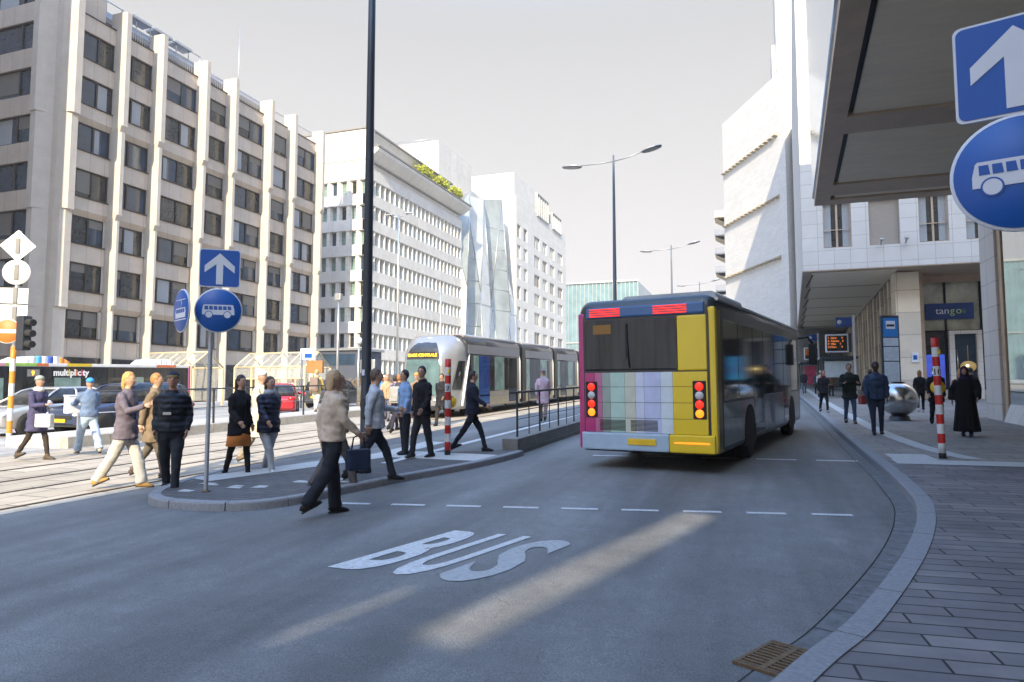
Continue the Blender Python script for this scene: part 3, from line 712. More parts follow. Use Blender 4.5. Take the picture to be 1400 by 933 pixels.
# ---- 5: distant teal glass building behind the bus
B5 = thing('teal_glass_building', (-50, 235, gz(0, 235)), 'low distant building with teal ribbed glass front, behind the bus roof', 'building')
b5 = MB(); b5.box(-66, -35, 228, 262, 3, 38.5); b5.build('glass_wall', mat('teal glass', (.2, .33, .38), .2, .3, var=.25, scale=.4), B5, True)
f5 = MB()
for i in range(23): f5.box(-66+i*1.4, -65.85+i*1.4, 227.6, 227.99, 4, 38.5)
f5.box(-66, -35, 227.4, 228, 38.5, 39.1); f5.box(-66, -35, 227.5, 227.98, 18, 18.4); f5.build('glazing_fins', M['metal_light'], B5, True)

# ---- 6: stone block over an arcade on the right
B6 = thing('arcade_block', (3, 43, gz(3, 43)), 'pale stone-clad block raised over a tall arcade of columns, behind the timetable totem', 'building')
tb = .051
ZS = 8.71
up = MB()
win6 = [(4.11, 5.62), (8.14, 9.95), (10.7, 12.6)]; shut6 = (6.55, 8.14-1.0)
X6 = 3.0; YF = 43.0
def arc(x): return X6+tb*(x-YF)
# street side and mass
up.prism([(X6, YF+.5), (30, YF+.5), (30, 92), (X6+tb*49, 92)], ZS+.003, 31, 0)
up.box(X6+.003, 30, YF, YF+.5, ZS, 9.98, 0)
edges = [X6, 4.15, 5.65, 6.6, 8.2, 9.05, 10.6, 11.3, 12.9]
for k in range(5):
    z0 = 9.98+k*4.3; z1 = z0+2.75
    for a, b in ((X6, 4.15), (5.65, 6.55), (8.1, 9.05), (10.5, 11.3), (12.9, 30)): up.box(a, b, YF, YF+.5, z0, z1+.003 if 0 else z1, 0)
    up.box(X6+.001, 30, YF+.001, YF+.5, z1, z0+4.3, 0)
up.build('wall', M['travert'], B6, True)
for k in range(5):
    z0 = 9.98+k*4.3
    for a, b in ((4.15, 5.65), (9.05, 10.5), (11.3, 12.9)):
        w = b-a; f, xs_ = window_proto(w, 2.75, [0, .5, 1], .07, .1)
        f.box(.02, .05, -w/2, w/2, 1.05, 1.1)
        o = f.build('window', M['canopy_beam'], B6); o.location = Vector(((a+b)/2, YF+.22, z0))-B6.location; o.rotation_euler = (0, 0, R(-90))
        MB().box(-.08, -.07, -w/2+.05, w/2-.05, .05, 2.7).build('pane', M['glassB'], o)
        for s_ in (-1, 1): MB().box(-.066, -.062, min(s_*w*.46, s_*w*.2), max(s_*w*.46, s_*w*.2), .1, 2.65).build('curtain', M['curtain'], o)
    MB().box(6.55, 8.1, YF+.25, YF+.5, z0, z0+2.75).build('shutter', M['shutter'], B6, True)
for x in (7.1, 8.35):
    f = MB().tube([(x, YF-.1, 10.0), (x, YF-.35, 10.15)], .05, 8); f.ball((x, YF-.4, 10.2), (.12, .16, .1), 10, 6); f.build('spotlight', M['metal_light'], B6, True)
# soffit over the arcade with slots
sf = MB()
sf.prism([(arc(YF)+.02, YF+.02), (30, YF+.02), (30, 92), (arc(92)+.02, 92)], ZS-.05, ZS+.002, 0)
sf.prism([(arc(YF)+.55, YF+.6), (8.0, YF+.6), (8.0+tb*48, 91), (arc(91)+.55, 91)], ZS-.09, ZS-.051, 1)
for i in range(8):
    yy = YF+.8+i*6; sf.box(arc(yy)+.6, 8.0+tb*(yy-YF), yy+5.6, yy+5.9, ZS-.11, ZS-.091, 2)
    sf.box(arc(yy)+.52, arc(yy)+.6, yy+.3, yy+5.3, ZS-.13, ZS-.0911, 3)
sf.build('soffit', [M['canopy_beam'], M['canopy'], M['canopy_beam'], M['canopy_slot']], B6, True)
# arcade columns and glazing behind
def colm(x, y, w, d, name='column'):
    c = MB(); c.bev(x, x+w, y, y+d, gz(x, y)+.1, ZS-.12, .02); return c.build(name, M['travert_warm'], B6, True)
colm(8.0, 44.5, 1.25, 1.3)
yy = 48.2; k = 0
while yy < 90:
    x = 8.0+tb*(yy-44.5)+.1; colm(x, yy, .42 if k % 2 == 0 else .16, .5 if k % 2 == 0 else .2); yy += 2.1; k += 1
gl = MB(); gl.prism([(9.3, 46.2), (9.4, 46.2), (9.3+tb*45+.1, 91), (9.3+tb*45, 91)], lambda x, y: gz(x, y), lambda x, y: 8.6); gl.build('arcade_glazing', M['glassG'], B6, True)
gb = MB(); gb.prism([(9.2, 46.2), (9.29, 46.2), (9.29+tb*45, 91), (9.2+tb*45, 91)], 7.2, 7.9); gb.build('arcade_beam', M['travert_warm'], B6, True)
# end wall of the arcade
ew = MB(); ew.box(4.2, 14, 91.1, 92, gz(0, 91), ZS-.06); ew.build('arcade_end_wall', M['travert_warm'], B6, True)
# shop front
sh = MB(); z0 = gz(10, 47)+.11
sh.box(9.28, 9.75, 46.0, 47.6, z0, ZS-.06, 0); sh.box(9.75, 30, 47.0, 47.6, ZS-.42, ZS-.06, 0); sh.box(9.75, 30, 46.8, 47.6, 8.25-.0, ZS-.43, 1)
sh.box(9.75, 11.1, 47.2, 47.6, z0, z0+.55, 2); sh.box(13.0, 30, 47.2, 47.6, z0, z0+.55, 2)
sh.build('shop_surround', [M['canopy_beam'], M['canopy_beam'], M['travert_warm']], B6, True)
gl = MB(); gl.box(9.75, 30, 47.4, 47.43, z0+.55, 5.3, 1); gl.box(9.75, 30, 47.4, 47.43, 5.3, 8.25, 0); gl.build('shop_glass', [mat('shop glass upper', (.36, .36, .27), .06, var=.5, scale=.7, spec=.9), mat('shop glass lower', (.03, .03, .032), .05, var=.6, scale=1.1, spec=.9)], B6, True)
ml = MB()
for x in (9.8, 11.15, 12.98, 15): ml.box(x-.05, x+.05, 47.28, 47.4, z0+.5, 8.25)
ml.box(9.75, 30, 47.3, 47.4, 5.28, 5.36); ml.build('mullions', M['joint'], B6, True)
dr = MB(); dr.box(11.2, 11.48, 46.95, 47.35, z0, 5.1); dr.box(12.6, 12.88, 46.95, 47.35, z0, 5.1); dr.box(11.2, 12.88, 46.95, 47.35, 5.1, 5.3)
do = dr.build('door_portal', M['travert'], B6, True)
d2 = MB().box(11.48, 12.6, 47.2, 47.28, z0, 5.1).build('door_leaf', M['glassA'], do); d2.location = -(do.location+B6.location)
hd = MB().tube([(11.62, 47.1, z0+.8), (11.62, 47.1, z0+2.9)], .03, 8).build('handle', M['steel'], do); hd.location = -(do.location+B6.location)
lp = MB().ball((12.1, 46.9, 3.15), (.42, .12, .33), 16, 10); lp.tube([(12.1, 46.9, 3.4), (12.1, 46.9, 4.4)], .01, 6)
lo = thing('pendant_lamp', (12.1, 46.9, 3.15), 'round amber lamp glowing in the shop doorway', 'lamp')
lp.build('shade', mat('amber lamp shade', (.3, .2, .07), .5, emit=.25), lo, True); MB().ball((12.02, 46.76, 3.2), .07).build('bulb', mat('lit bulb', (1, .75, .3), .5, emit=3), lo, True)
# shop sign
ss = thing('shop_sign', (11.2, 47.2, 6.5), 'blue shop sign with thin white and green lettering behind glass', 'sign')
MB().bev(10.05, 12.6, 47.2, 47.27, 6.02, 6.98, .02).build('board', solid('deep blue board', (.008, .04, .19), .4), ss, True)
for s_, x, c in (('tan', 10.6, 'white'), ('g', 11.36, 'lg'), ('o', 11.66, 'lg'), ('ii', 11.98, 'dg')):
    cm = {'white': solid('sign white', (.8, .82, .85)), 'lg': solid('sign green', (.5, .7, .12)), 'dg': solid('sign dull green', (.16, .28, .2))}[c]
    t = text_mb(s_, .58 if c != 'dg' else .46, .008, -.004); t.xf(Matrix.Translation((x, 47.185, 6.34)) @ UPR); t.build('lettering', cm, ss, True)
nt_ = thing('wall_notice', (8.9, 44.4, 3.6), 'small white framed notice with blue centre on the stone column', 'sign')
MB().box(8.7, 9.05, 44.44, 44.49, 3.35, 3.9).build('board', solid('notice white', (.7, .72, .75)), nt_, True); MB().box(8.78, 8.97, 44.425, 44.438, 3.5, 3.75).build('print', M['blue_sign'], nt_, True)
# purple advertising screen inside the window
sc_ = thing('window_screen', (10.3, 47.3, 2.6), 'purple and blue advertising screen in the shop window', 'screen')
MB().box(9.95, 11.0, 47.3, 47.36, 1.9, 3.9).build('display', mat('purple screen', (.09, .05, .4), .4, var=.5, scale=.8, col2=(.02, .1, .5), emit=.5), sc_, True)
MB().box(10.3, 10.65, 47.28, 47.295, 2.75, 3.1).build('print', solid('screen mint', (.6, .8, .7), emit=.3), sc_, True)
sc_ = thing('window_screen', (13.6, 47.3, 3), 'cyan and violet screen behind glass right of the shop door', 'screen')
MB().box(13.2, 14.2, 47.3, 47.36, 2.5, 4.1).build('display', mat('cyan screen', (.1, .03, .3), .4, var=.5, scale=1, col2=(.02, .35, .6), emit=.6), sc_, True)

# narrow tower standing just beyond
B6b = thing('slim_stone_tower', (4, 93, gz(4, 93)), 'slim white stone tower rising past the top of the photo beside the arcade block', 'building')
t6 = MB(); t6.box(4.1, 5.6, 92.4, 99, 2, 56); t6.box(3.55, 4.1, 93, 99, 2, 47); t6.box(5.6, 12, 93, 99, 2, 60); t6.build('wall', M['travert'], B6b, True)
lv = MB()
for i in range(12): lv.box(3.3, 3.55, 93.1, 95, 11+i*.35, 11.2+i*.35)
lv.build('louvres', M['metal_light'], B6b, True)

# ---- 8: big blank white gable with stepped vent rows
B8 = thing('white_gable_building', (1, 88, gz(1, 88)), 'blank white brick gable with three stepped rows of small vents', 'building')
na, nb = Vector((3.6, 80.4, 0)), Vector((-2.9, 93.8, 0)); dd = (nb-na).normalized(); nn = Vector((-dd.y, dd.x, 0))
g8 = MB(); a = na-dd*1.2; ZT8 = 37.5
g8.add([(a.x, a.y, 2), (nb.x, nb.y, 2), (nb.x+14, nb.y+7, 2), (a.x+8, a.y+12, 2), (a.x, a.y, ZT8), (nb.x, nb.y, ZT8), (nb.x+14, nb.y+7, ZT8), (a.x+8, a.y+12, ZT8)], [(0,1,5,4), (1,2,6,5), (2,3,7,6), (3,0,4,7), (4,5,6,7)])
g8.build('wall', brick_mat('white painted brick', (.74, .73, .71), (.68, .67, .65), (.6, .59, .57), .6, .3, .012, axis='WALL', noise=.05), B8, True)
vt = MB()
out_ = Vector((-dd.y, dd.x, 0)); out_ = out_ if out_.x < 0 else -out_
vi = 0
for zr in (30.4, 23.3, 16.4):
    for i in range(14):
        p = na+dd*(.3+i*1.05); q = p+dd*.75
        vv = MB().add([p+Vector((0, 0, zr))-out_*.02, q+Vector((0, 0, zr))-out_*.02, q+out_*.45+Vector((0, 0, zr+.1)), p+out_*.45+Vector((0, 0, zr+.1)), p+Vector((0, 0, zr+.42))-out_*.02, q+Vector((0, 0, zr+.42))-out_*.02],
               [(0,1,2,3), (3,2,5,4), (0,3,4), (1,5,2), (0,4,5,1)])
        vv.build('vent', solid('vent tan', (.4, .33, .22)), B8, True)
B9 = thing('balcony_block', (-4, 116, gz(-4, 116)), 'far white apartment block with a stack of tan-bottomed balconies', 'building')
MB().box(-3.4, 10, 112, 130, 3, 36).build('wall', M['white'], B9, True)
for i in range(8):
    z = 8.5+i*3.0; b = MB(); b.box(-5.0, -3.4, 112.5, 116.5, z, z+.22, 0); b.add([(-5.0, 112.5, z), (-3.4, 112.5, z-.9), (-3.4, 116.5, z-.9), (-5.0, 116.5, z)], [(0, 1, 2, 3)], 1)
    o = b.build('balcony', [M['white'], solid('balcony tan', (.5, .4, .25))], B9, True)
    r = MB(); r.box(-5.0, -4.96, 112.5, 116.5, z+.25, z+1.1); r.box(-5.0, -3.4, 112.5, 112.54, z+.25, z+1.1); r = r.build('railing', M['shelter_glass'], o); r.location = -(o.location+B9.location)

# ---- 7: overhanging glass building at the near right
B7 = thing('overhanging_glass_building', (7.5, 20, gz(7, 20)), 'dark glass lobby under a huge bronze-framed overhang, near right of photo', 'building')
ZA = 8.3
def ae(y): return 2.22+.05*(y-25.6)
up = MB(); YN = -5
up.prism([(ae(YN), YN), (26, YN), (26, 25.6), (ae(25.6), 25.6)], ZA, 24.5, 0)
up.build('upper_storeys', M['travert'], B7, True)
bm_ = MB()
bm_.prism([(ae(YN)+.0, YN), (ae(YN)+.47, YN), (ae(25.6)+.47, 25.6), (ae(25.6), 25.6)], ZA-.16, ZA-.002, 0)
for a, b in ((24.95, 25.6), (23.15, 24.4), (17.4, 18.55), (10.6, 11.8), (3.4, 4.6), (-3.8, -2.6)): bm_.prism([(ae(a)+.471, a), (26, a), (26, b), (ae(b)+.471, b)], ZA-.16, ZA-.002, 0)
for a, b in ((24.4, 24.95), (18.55, 23.15), (11.8, 17.4), (4.6, 10.6), (-2.6, 3.4)):
    bm_.prism([(ae(a)+.6, a+.02), (26, a+.02), (26, b-.02), (ae(b)+.6, b-.02)], ZA-.1, ZA-.003, 1)
    bm_.prism([(ae(a)+.471, a+.0), (ae(a)+.6, a), (ae(b)+.6, b), (ae(b)+.471, b)], ZA-.04, ZA-.004, 2)
bm_.build('soffit', [M['canopy_beam'], M['canopy'], M['canopy_slot']], B7, True)
fc = MB(); fc.prism([(ae(YN)-.06, YN), (ae(YN)-.002, YN), (ae(25.6)-.002, 25.6), (ae(25.6)-.06, 25.6)], ZA+.1, 24.5); fc.build('glass_fascia', mat('sky glass', (.5, .62, .75), .06, .75, var=.06), B7, True)
# lobby: pillar then glass panels
pl = MB(); z0 = gz(7, 26)+.1
pl.bev(7.55, 8.2, 25.9, 27.4, z0, ZA-.17, .02, 0); pl.build('pillar', M['travert'], B7, True)
MB().bev(7.62, 8.1, 25.55, 25.88, z0, ZA-.17, .02).build('door_jamb', M['canopy_beam'], B7, True)
gy = [25.5, 21.6, 17.4, 13.2, 9, 4.8, .6, -4]
for i in range(7):
    b, a = gy[i], gy[i+1]
    o = MB().box(7.66, 7.7, a+.05, b-.05, gz(7, a)+.75, ZA-.17).build('glass_panel', mat('lobby mirror glass', (.42, .46, .46), .03, .85, var=.06, spec=.9) if i == 0 else bpy.data.materials['lobby mirror glass'], B7, True)
    MB().box(7.62, 7.74, a-.05, a+.05, gz(7, a)+.7, ZA-.17).build('mullion', M['frame1'], B7, True)
pb = MB(); pb.extr([(7.45, 0), (7.8, 0), (7.8, .62), (7.68, .62)], 'y', -4, 25.5)
pb.v = [(x, y, z+gz(7, y)+.1) for x, y, z in pb.v]; pb.build('plinth', M['travert'], B7, True)
MB().box(7.9, 26, -5, 27, gz(7, -5)-.2, ZA-.2).build('lobby_core', M['soffit_dark'], B7, True)

# ---- added, unseen beyond the frame: blockers that shade the street and streak the road
st = thing('added_shade_roof', (12, -30, 0), 'added unseen flat roof on columns behind the camera, shading the near street', 'canopy')
HR = 28.0; kx, ky = SUN_X/math.tan(SUN_EL), SUN_Y/math.tan(SUN_EL)
a_, b_ = Vector((-1.84+kx*(HR-.1), 4.36+ky*(HR-.1), 0)), Vector((-.61+kx*(HR-.2), 8.86+ky*(HR-.2), 0)); EV = -9.0+kx*(HR-.3)
def quad(mb, pts, z0, z1): mb.prism([(p[0], p[1]) for p in pts], z0, z1)
ux_ = Vector((.2577, .966, 0)); px_ = Vector((.966, -.2577, 0)); rs = MB(); TH = .06
def gshift(x, y): return Vector((x+kx*(HR-.1), y+ky*(HR-.1), 0))
org = (a_+b_)/2; F0, F1 = -18, 36
def band(u0, u1, l0, l1): quad(rs, [org+px_*u0+ux_*l0, org+px_*u1+ux_*l0, org+px_*u1+ux_*l1, org+px_*u0+ux_*l1], HR, HR+TH)
slots = []
ox0, ox1, oy0, oy1 = -4.3+kx*HR, .9+kx*HR, 2.2+ky*HR, 10.6+ky*HR       # opening in the high roof
for x0_, x1_, y0_, y1_ in ((EV, ox0, oy0-14, -6), (ox1, EV+34, oy0-14, -6), (ox0, ox1, oy0-14, oy0), (ox0, ox1, oy1, -6)): rs.box(x0_, x1_, y0_, y1_, HR, HR+TH)
rs.build('roof_slab', M['soffit_dark'], st, True)
HL = 9.5; lc = thing('added_slit_canopy', (kx*HL, -11, 0), 'added unseen lower canopy behind the camera, slit to shape the sun streaks on the road', 'canopy'); lr = MB()  # added low slab, never in view; its two slits shape the sun streaks
def lshift(x, y): return Vector((x+kx*(HL-.1), y+ky*(HL-.1), 0))
org = lshift(-1.2, 6.6); HR_ = HR; HR = HL; rs = lr; slots = []
for p, q, h_ in ((lshift(-3.05, 3.7), lshift(-2.5, 5.0), .06), (lshift(-1.95, 4.0), lshift(-.66, 8.9), .24)):
    u = ((p+q)/2-org).dot(px_); slots.append((u-h_, u+h_, (p-org).dot(ux_), (q-org).dot(ux_)))
band(-4.6, slots[0][0], -6, 6)
for i, (u0, u1, l0, l1) in enumerate(slots):
    band(u0+.001, u1-.001, -6, l0); band(u0+.001, u1-.001, l1, 6)
    band(u1, slots[i+1][0] if i+1 < len(slots) else 4.4, -6, 6)
lr.build('roof_slab', M['soffit_dark'], lc, True); HR = HR_
for x, y in ((-2.2, -16.5), (4.6, -16.5), (-2.2, -5.6)): MB().tube([(x, y, 0), (x, y, HL)], .12, 12).build('column', M['steel_dark'], lc, True)
for x, y in ((22, -58), (36, -58), (36, -25), (36, 0)): MB().tube([(x, y, 0), (x, y, 28)], .4, 12).build('column', M['steel_dark'], st, True)
sb = thing('added_shade_block', (-58, 8, 0), 'plain stone block added out of view past the left edge to shade the office block side', 'building')  # added blocker out of view; edge set so its shade stops at the corner pier
MB().box(-70, -44.35, -14, 24, 0, 42).build('wall', M['stone1'], sb, True)
f = MB()
for z in range(4, 36, 4):
    for y in range(-12, 21, 4): f.box(-44.34, -44.3, y, y+2.2, z, z+2)
f.build('window_bands', M['glassA'], sb, True)
# ================================================================ VEHICLES
PITCH = math.atan(.024)
def rring(w, z0, z1, y, r=.25, n=5, x0=0, rb=None):
    """rounded rectangle across the vehicle at station y"""
    rb = r if rb is None else rb; pts = []
    for cx, cz, a0, rr in ((w/2-rb, z0+rb, -90, rb), (w/2-r, z1-r, 0, r), (-w/2+r, z1-r, 90, r), (-w/2+rb, z0+rb, 180, rb)):
        for i in range(n+1):
            a = R(a0+90*i/n); pts.append((x0+cx+rr*math.cos(a), y, cz+rr*math.sin(a)))
    return pts
def vehicle(name, loc, rz, label, cat, group=None):
    t = thing(name, loc, label, cat, group=group); t.rotation_euler = (PITCH*math.cos(rz), 0, rz); return t
def wheel(par, x, y, r, w, side, rimm, spokes=0, detail=True):
    t = MB(); X = x
    prof = [(r*.62, -w/2), (r*.9, -w/2), (r, -w/2+.03), (r, w/2-.03), (r*.9, w/2), (r*.62, w/2)]
    t.lathe(prof, 28); t.xf(Matrix.Rotation(R(90), 4, 'Y')); wo = t.build('wheel', M['rubber'], par); wo.location = (x, y, r)
    m = MB(); s = side*(w/2-.01)
    m.lathe([(0.001, 0), (r*.18, 0), (r*.2, -.03), (r*.3, -.05)] if not spokes else [(0.001, 0), (r*.16, 0), (r*.18, -.04)], 20, caps=False)
    m.lathe([(r*.64, .0), (r*.6, -.04), (r*.56, -.05), (r*.3 if not spokes else r*.55, -.055)], 24, caps=False)
    for k in range(spokes):
        a = 2*math.pi*k/spokes
        m.add([(r*.12*math.cos(a-.4), r*.12*math.sin(a-.4), -.02), (r*.12*math.cos(a+.4), r*.12*math.sin(a+.4), -.02), (r*.6*math.cos(a+.1), r*.6*math.sin(a+.1), -.03), (r*.6*math.cos(a-.1), r*.6*math.sin(a-.1), -.03)], [(0, 1, 2, 3)])
    m.lathe([(0.001, -.12), (r*.6, -.12)], 20, 1, caps=False)
    m.xf(Matrix.Rotation(R(90)*side, 4, 'Y')); ro = m.build('rim', [rimm, M['rubber']], wo); ro.location = (s, 0, 0)
    return wo
rimsteel = mat('wheel rim', (.35, .35, .36), .4, .7)
buscol = dict(yel=mat('bus yellow', (.8, .56, .008), .32, coat=.6, var=.04), dark=mat('bus dark livery', (.028, .03, .036), .35, coat=.25, var=.3),
    glass=mat('bus dark glass', (.01, .012, .016), .07, spec=.4, var=.5, scale=1.1, stretch=(5, 5, .35), col2=(.05, .052, .055)), wht=mat('bus white', (.62, .64, .66), .35, coat=.5, var=.04), mag=mat('bus magenta', (.45, .02, .16), .35, coat=.5, var=.06),
    blu=mat('bus blue', (.03, .12, .3), .35, coat=.4, var=.1), sil=mat('tram silver', (.4, .4, .42), .32, .6, var=.06), lamp=mat('red lamp lit', (.8, .02, .008), .3, emit=.8, var=.02), amber=mat('amber lamp lit', (1, .2, .01), .3, emit=.9, var=.02))

# ---- the city bus turning past the camera
L, Wd, Hb = 10.9, 2.55, 3.08
cnr = Vector((-.55, 12.1, 0)); hd_ = R(-10.6)
rc = cnr-Vector((math.cos(hd_), math.sin(hd_), 0))*Wd/2
bus = vehicle('city_bus', (rc.x, rc.y, gz(rc.x, rc.y)), hd_, 'yellow and dark city bus seen from behind with pastel striped rear panel', 'bus')
b = MB(); st_ = [(0, .12), (.04, .04), (.12, .0), (L-.5, 0), (L-.15, .06), (L, .3)]
rings = [rring(Wd-2*i, .3+i*.6, Hb-i*1.4, y, .24, 5, rb=.1) for y, i in st_]
b.loft(rings); b.build('body', buscol['dark'], bus)
# rear face panels, left to right
x0 = -1.13; zl, zh = .66, 1.74
cols = [('mag', .2, buscol['mag']), ('p', .14, (.5, .14, .28)), ('g', .16, (.3, .36, .33)), ('m', .28, (.42, .6, .53)), ('c', .2, (.58, .6, .5)), ('l', .16, (.6, .64, .78)), ('v', .3, (.5, .55, .78)), ('w', .22, (.6, .68, .74)), ('y', .6, buscol['yel'])]
for i, (n_, w, c) in enumerate(cols):
    m = c if not isinstance(c, tuple) else solid('bus panel '+n_, c, .35, coat=.4)
    MB().bev(x0, x0+w-.002, -.035, .02, zl, zh, .006).build('rear_panel', m, bus); x0 += w
MB().bev(-1.2, .45, -.06, .05, .34, .655, .03).build('bumper', solid('bumper pale blue', (.38, .5, .62), .4, coat=.4), bus)
MB().bev(.45, 1.24, -.062, .05, .34, .655, .03).build('bumper', buscol['yel'], bus)
MB().bev(-1.13, .62, -.03, .03, 1.78, 2.7, .05).build('rear_window', buscol['glass'], bus)
MB().bev(.62, 1.13, -.032, .03, 1.76, 2.72, .05).build('rear_pillar', buscol['yel'], bus)
cp = MB()
cp.loft([rring(.02, 1.0, 2.8, 0, .009, 1)], caps=False)
MB().bev(1.14, 1.275, .0, .42, .34, 2.86, .05).build('corner_panel', buscol['yel'], bus)
MB().bev(-1.275, -1.14, .0, .3, .34, 2.86, .05).build('corner_panel', buscol['mag'], bus)
MB().bev(-1.1, 1.1, -.03, .05, 2.74, 2.95, .05).build('destination_panel', buscol['blu'], bus)
for x in (-.72, .5):
    q = MB()
    for k in range(4): q.bev(x-.3, x+.3, -.045, -.02, 2.77+.042*k, 2.79+.042*k, .006)
    q.build('brake_light_bar', buscol['lamp'], bus)
for x in (.99, -1.0):
    hs = MB().bev(x-.115, x+.115, -.05, -.02, .93, 1.58, .04).build('lamp_housing', M['rubber'], bus)
    for k, c in enumerate(('amber', 'lamp', 'clear', 'lamp')):
        l_ = MB().lathe([(.001, .022), (.05, .018), (.068, .006), (.072, 0)], 20, caps=False); l_.xf(Matrix.Translation((x, -.05, 1.02+k*.155)) @ UPR); l_.build('lens', buscol.get(c) or solid('clear lens', (.6, .6, .6), .15), hs)
gv = MB()
for k in range(9): gv.box(-.85, -.35, -.041, -.035, .7+k*.022, .71+k*.022); gv.box(-.25, .25, -.041, -.035, .7+k*.022, .71+k*.022)
gv.build('engine_grille', M['joint'], bus)
wp = MB().tube([(-.25, -.05, 1.82), (-.3, -.06, 2.4)], .012, 6); wp.bev(-.32, -.28, -.06, -.045, 2.0, 2.62, .005); wp.build('wiper', M['rubber'], bus)
MB().bev(-.95, -.6, -.034, -.029, 2.45, 2.62, .004).build('route_display', solid('dim display', (.25, .12, .02), .4), bus)
MB().bev(.55, 1.15, -.07, -.045, .5, .525, .006).build('reflector', buscol['amber'], bus)
MB().bev(-.3, .22, -.075, -.055, .45, .56, .005).build('number_plate', M['yellow'], bus)
ln = MB()
for z in (.92, 1.2, 1.48): ln.box(-1.1, 1.1, -.038, -.034, z, z+.006)
ln.build('panel_joints', M['joint'], bus)
for s in (1, -1):
    y = .5; k = 0; X = s*Wd/2
    for wl_ in (1.25, 1.45, 1.2, 1.45, 1.45, 1.2, 1.4):
        MB().bev(min(X, X+s*.012), max(X, X+s*.012), y, y+wl_-.05, 1.22 if k not in (2, 5) else .45, 2.66, .005).build('side_window' if k not in (2, 5) else 'door', buscol['glass'], bus); y += wl_; k += 1
    rl = MB().tube([(X*.97, .3, Hb-.07), (X*.97, L-.4, Hb-.07)], .035, 8); rl.build('roof_rail', M['metal_light'], bus)
    rn = random.Random(3); y = .45
    while y < L-1.2:
        w = rn.uniform(.35, .95); c = rn.choice([(.2, .06, .1), (.06, .1, .17), (.16, .17, .18), (.35, .14, .16), (.09, .12, .11), (.05, .05, .06)])
        MB().bev(min(X, X+s*.006), max(X, X+s*.006), y, y+w-.004, .42, 1.18, .002).build('skirt_panel', solid('skirt %.2f %.2f' % (c[0], c[2]), c, .3, coat=.5, var=.35), bus); y += w
    for yy in (2.75, 8.6):
        wa = MB(); pts = [(yy+.58*math.cos(R(a)), .5+.58*math.sin(R(a))) for a in range(0, 181, 15)]
        wa.extr([(yy-.58, .28)]+pts[::-1]+[(yy+.58, .28)], 'x', X-s*.2, X+s*.014); wa.build('wheel_arch', M['rubber'], bus)
        wheel(bus, X-s*.13, yy, .48, .28, s, rimsteel)
ac = MB(); ac.loft([rring(1.9, Hb-.05, Hb+.22, y, .1) for y in (1.5, 1.6, 3.8, 3.9)]); ac.loft([rring(1.7, Hb-.05, Hb+.2, y, .1) for y in (5.6, 5.7, 8.2, 8.3)]); ac.build('roof_unit', solid('roof unit pale', (.4, .46, .52), .4), bus)
mr = MB().tube([(1.2, L-.2, 2.75), (1.5, L-.05, 2.8), (1.62, L+.05, 2.6)], .035, 8); mr.bev(1.5, 1.74, L-.05, L+.1, 1.95, 2.6, .05); mr.build('mirror', M['rubber'], bus)
mr = MB().tube([(-1.2, L-.2, 2.75), (-1.5, L-.05, 2.8)], .035, 8); mr.bev(-1.74, -1.5, L-.05, L+.1, 1.95, 2.6, .05); mr.build('mirror', M['rubber'], bus)

# ---- long bus waiting on the left
lb = vehicle('articulated_bus', (-34.27, 33.6, gz(-34, 28)+.02), R(180), 'long white and black bus with rainbow roof edge and lettering before the stone block', 'bus')
lb.rotation_euler = (-PITCH, 0, R(180))
LB = 17.5; Hl = 2.95
b = MB(); b.loft([rring(2.54-2*i, .3+i*.5, Hl-i, y, .2, 5, rb=.08) for y, i in ((0, .12), (.05, .03), (.14, 0), (LB-.3, 0), (LB, .2))]); b.build('body', buscol['wht'], lb)
for X, s in ((-1.27, -1), (1.27, 1)):
    a_, c_ = sorted((X, X+s*.01)); MB().bev(a_, c_, .16, LB-.4, 1.2, 2.8, .004).build('window_band', buscol['glass'], lb)
    y = .25; k = 0; rn = random.Random(5)
    for wd in (.95, .75, 1.5, 1.5, .9, 1.5, 1.5, 1.5, .9, 1.5, 1.5, 1.5):
        a_, c_ = sorted((X+s*.011, X+s*.018))
        if k == 0:
            v_ = MB()
            for q in range(12): v_.box(a_, c_, y+.1, y+wd-.1, 1.0+q*.12, 1.06+q*.12)
            v_.build('louvre', M['rubber'], lb)
        else:
            w_ = MB().bev(a_, c_, y, y+wd-.07, 1.25, 2.25, .003); w_.build('side_window', M['glassB'] if k % 3 else M['glassG'], lb)
            if k in (4, 8): MB().bev(a_, c_, y, y+wd-.07, .42, 1.2, .003).build('door', buscol['glass'], lb)
        y += wd; k += 1
    rn = random.Random(11); y = .1
    while y < LB-1:
        w = rn.uniform(.5, 1.6); c = rn.choice([(.7, .5, .03), (.7, .7, .7), (.05, .3, .55), (.7, .3, .4), (.75, .75, .72), (.3, .5, .1), (.6, .16, .05)])
        a_, c_ = sorted((X-s*.12, X+s*.004)); MB().bev(a_, c_, y, y+w-.01, Hl-.13, Hl+.02, .01).build('roof_edge_band', solid('band %.2f %.2f %.2f' % c, c, .4), lb); y += w
    for yy in (3.2, 9.2, 14.6):
        wa = MB(); pts = [(yy+.58*math.cos(R(a)), .5+.58*math.sin(R(a))) for a in range(0, 181, 15)]
        wa.extr([(yy-.58, .28)]+pts[::-1]+[(yy+.58, .28)], 'x', X-s*.2, X+s*.014); wa.build('wheel_arch', M['rubber'], lb)
        wheel(lb, X-s*.13, yy, .48, .28, s, rimsteel)
    a_, c_ = sorted((X, X+s*.012)); MB().box(a_, c_, 10.9, 11.3, .8, 1.15).build('blue_square', solid('sky blue decal', (.05, .3, .6)), lb)
MB().bev(-1.29, 1.29, -.02, .1, .4, 2.93, .02).build('rear_edge', buscol['mag'], lb)
MB().bev(-1.1, 1.1, -.04, .0, 1.2, 2.5, .02).build('rear_window', buscol['glass'], lb)
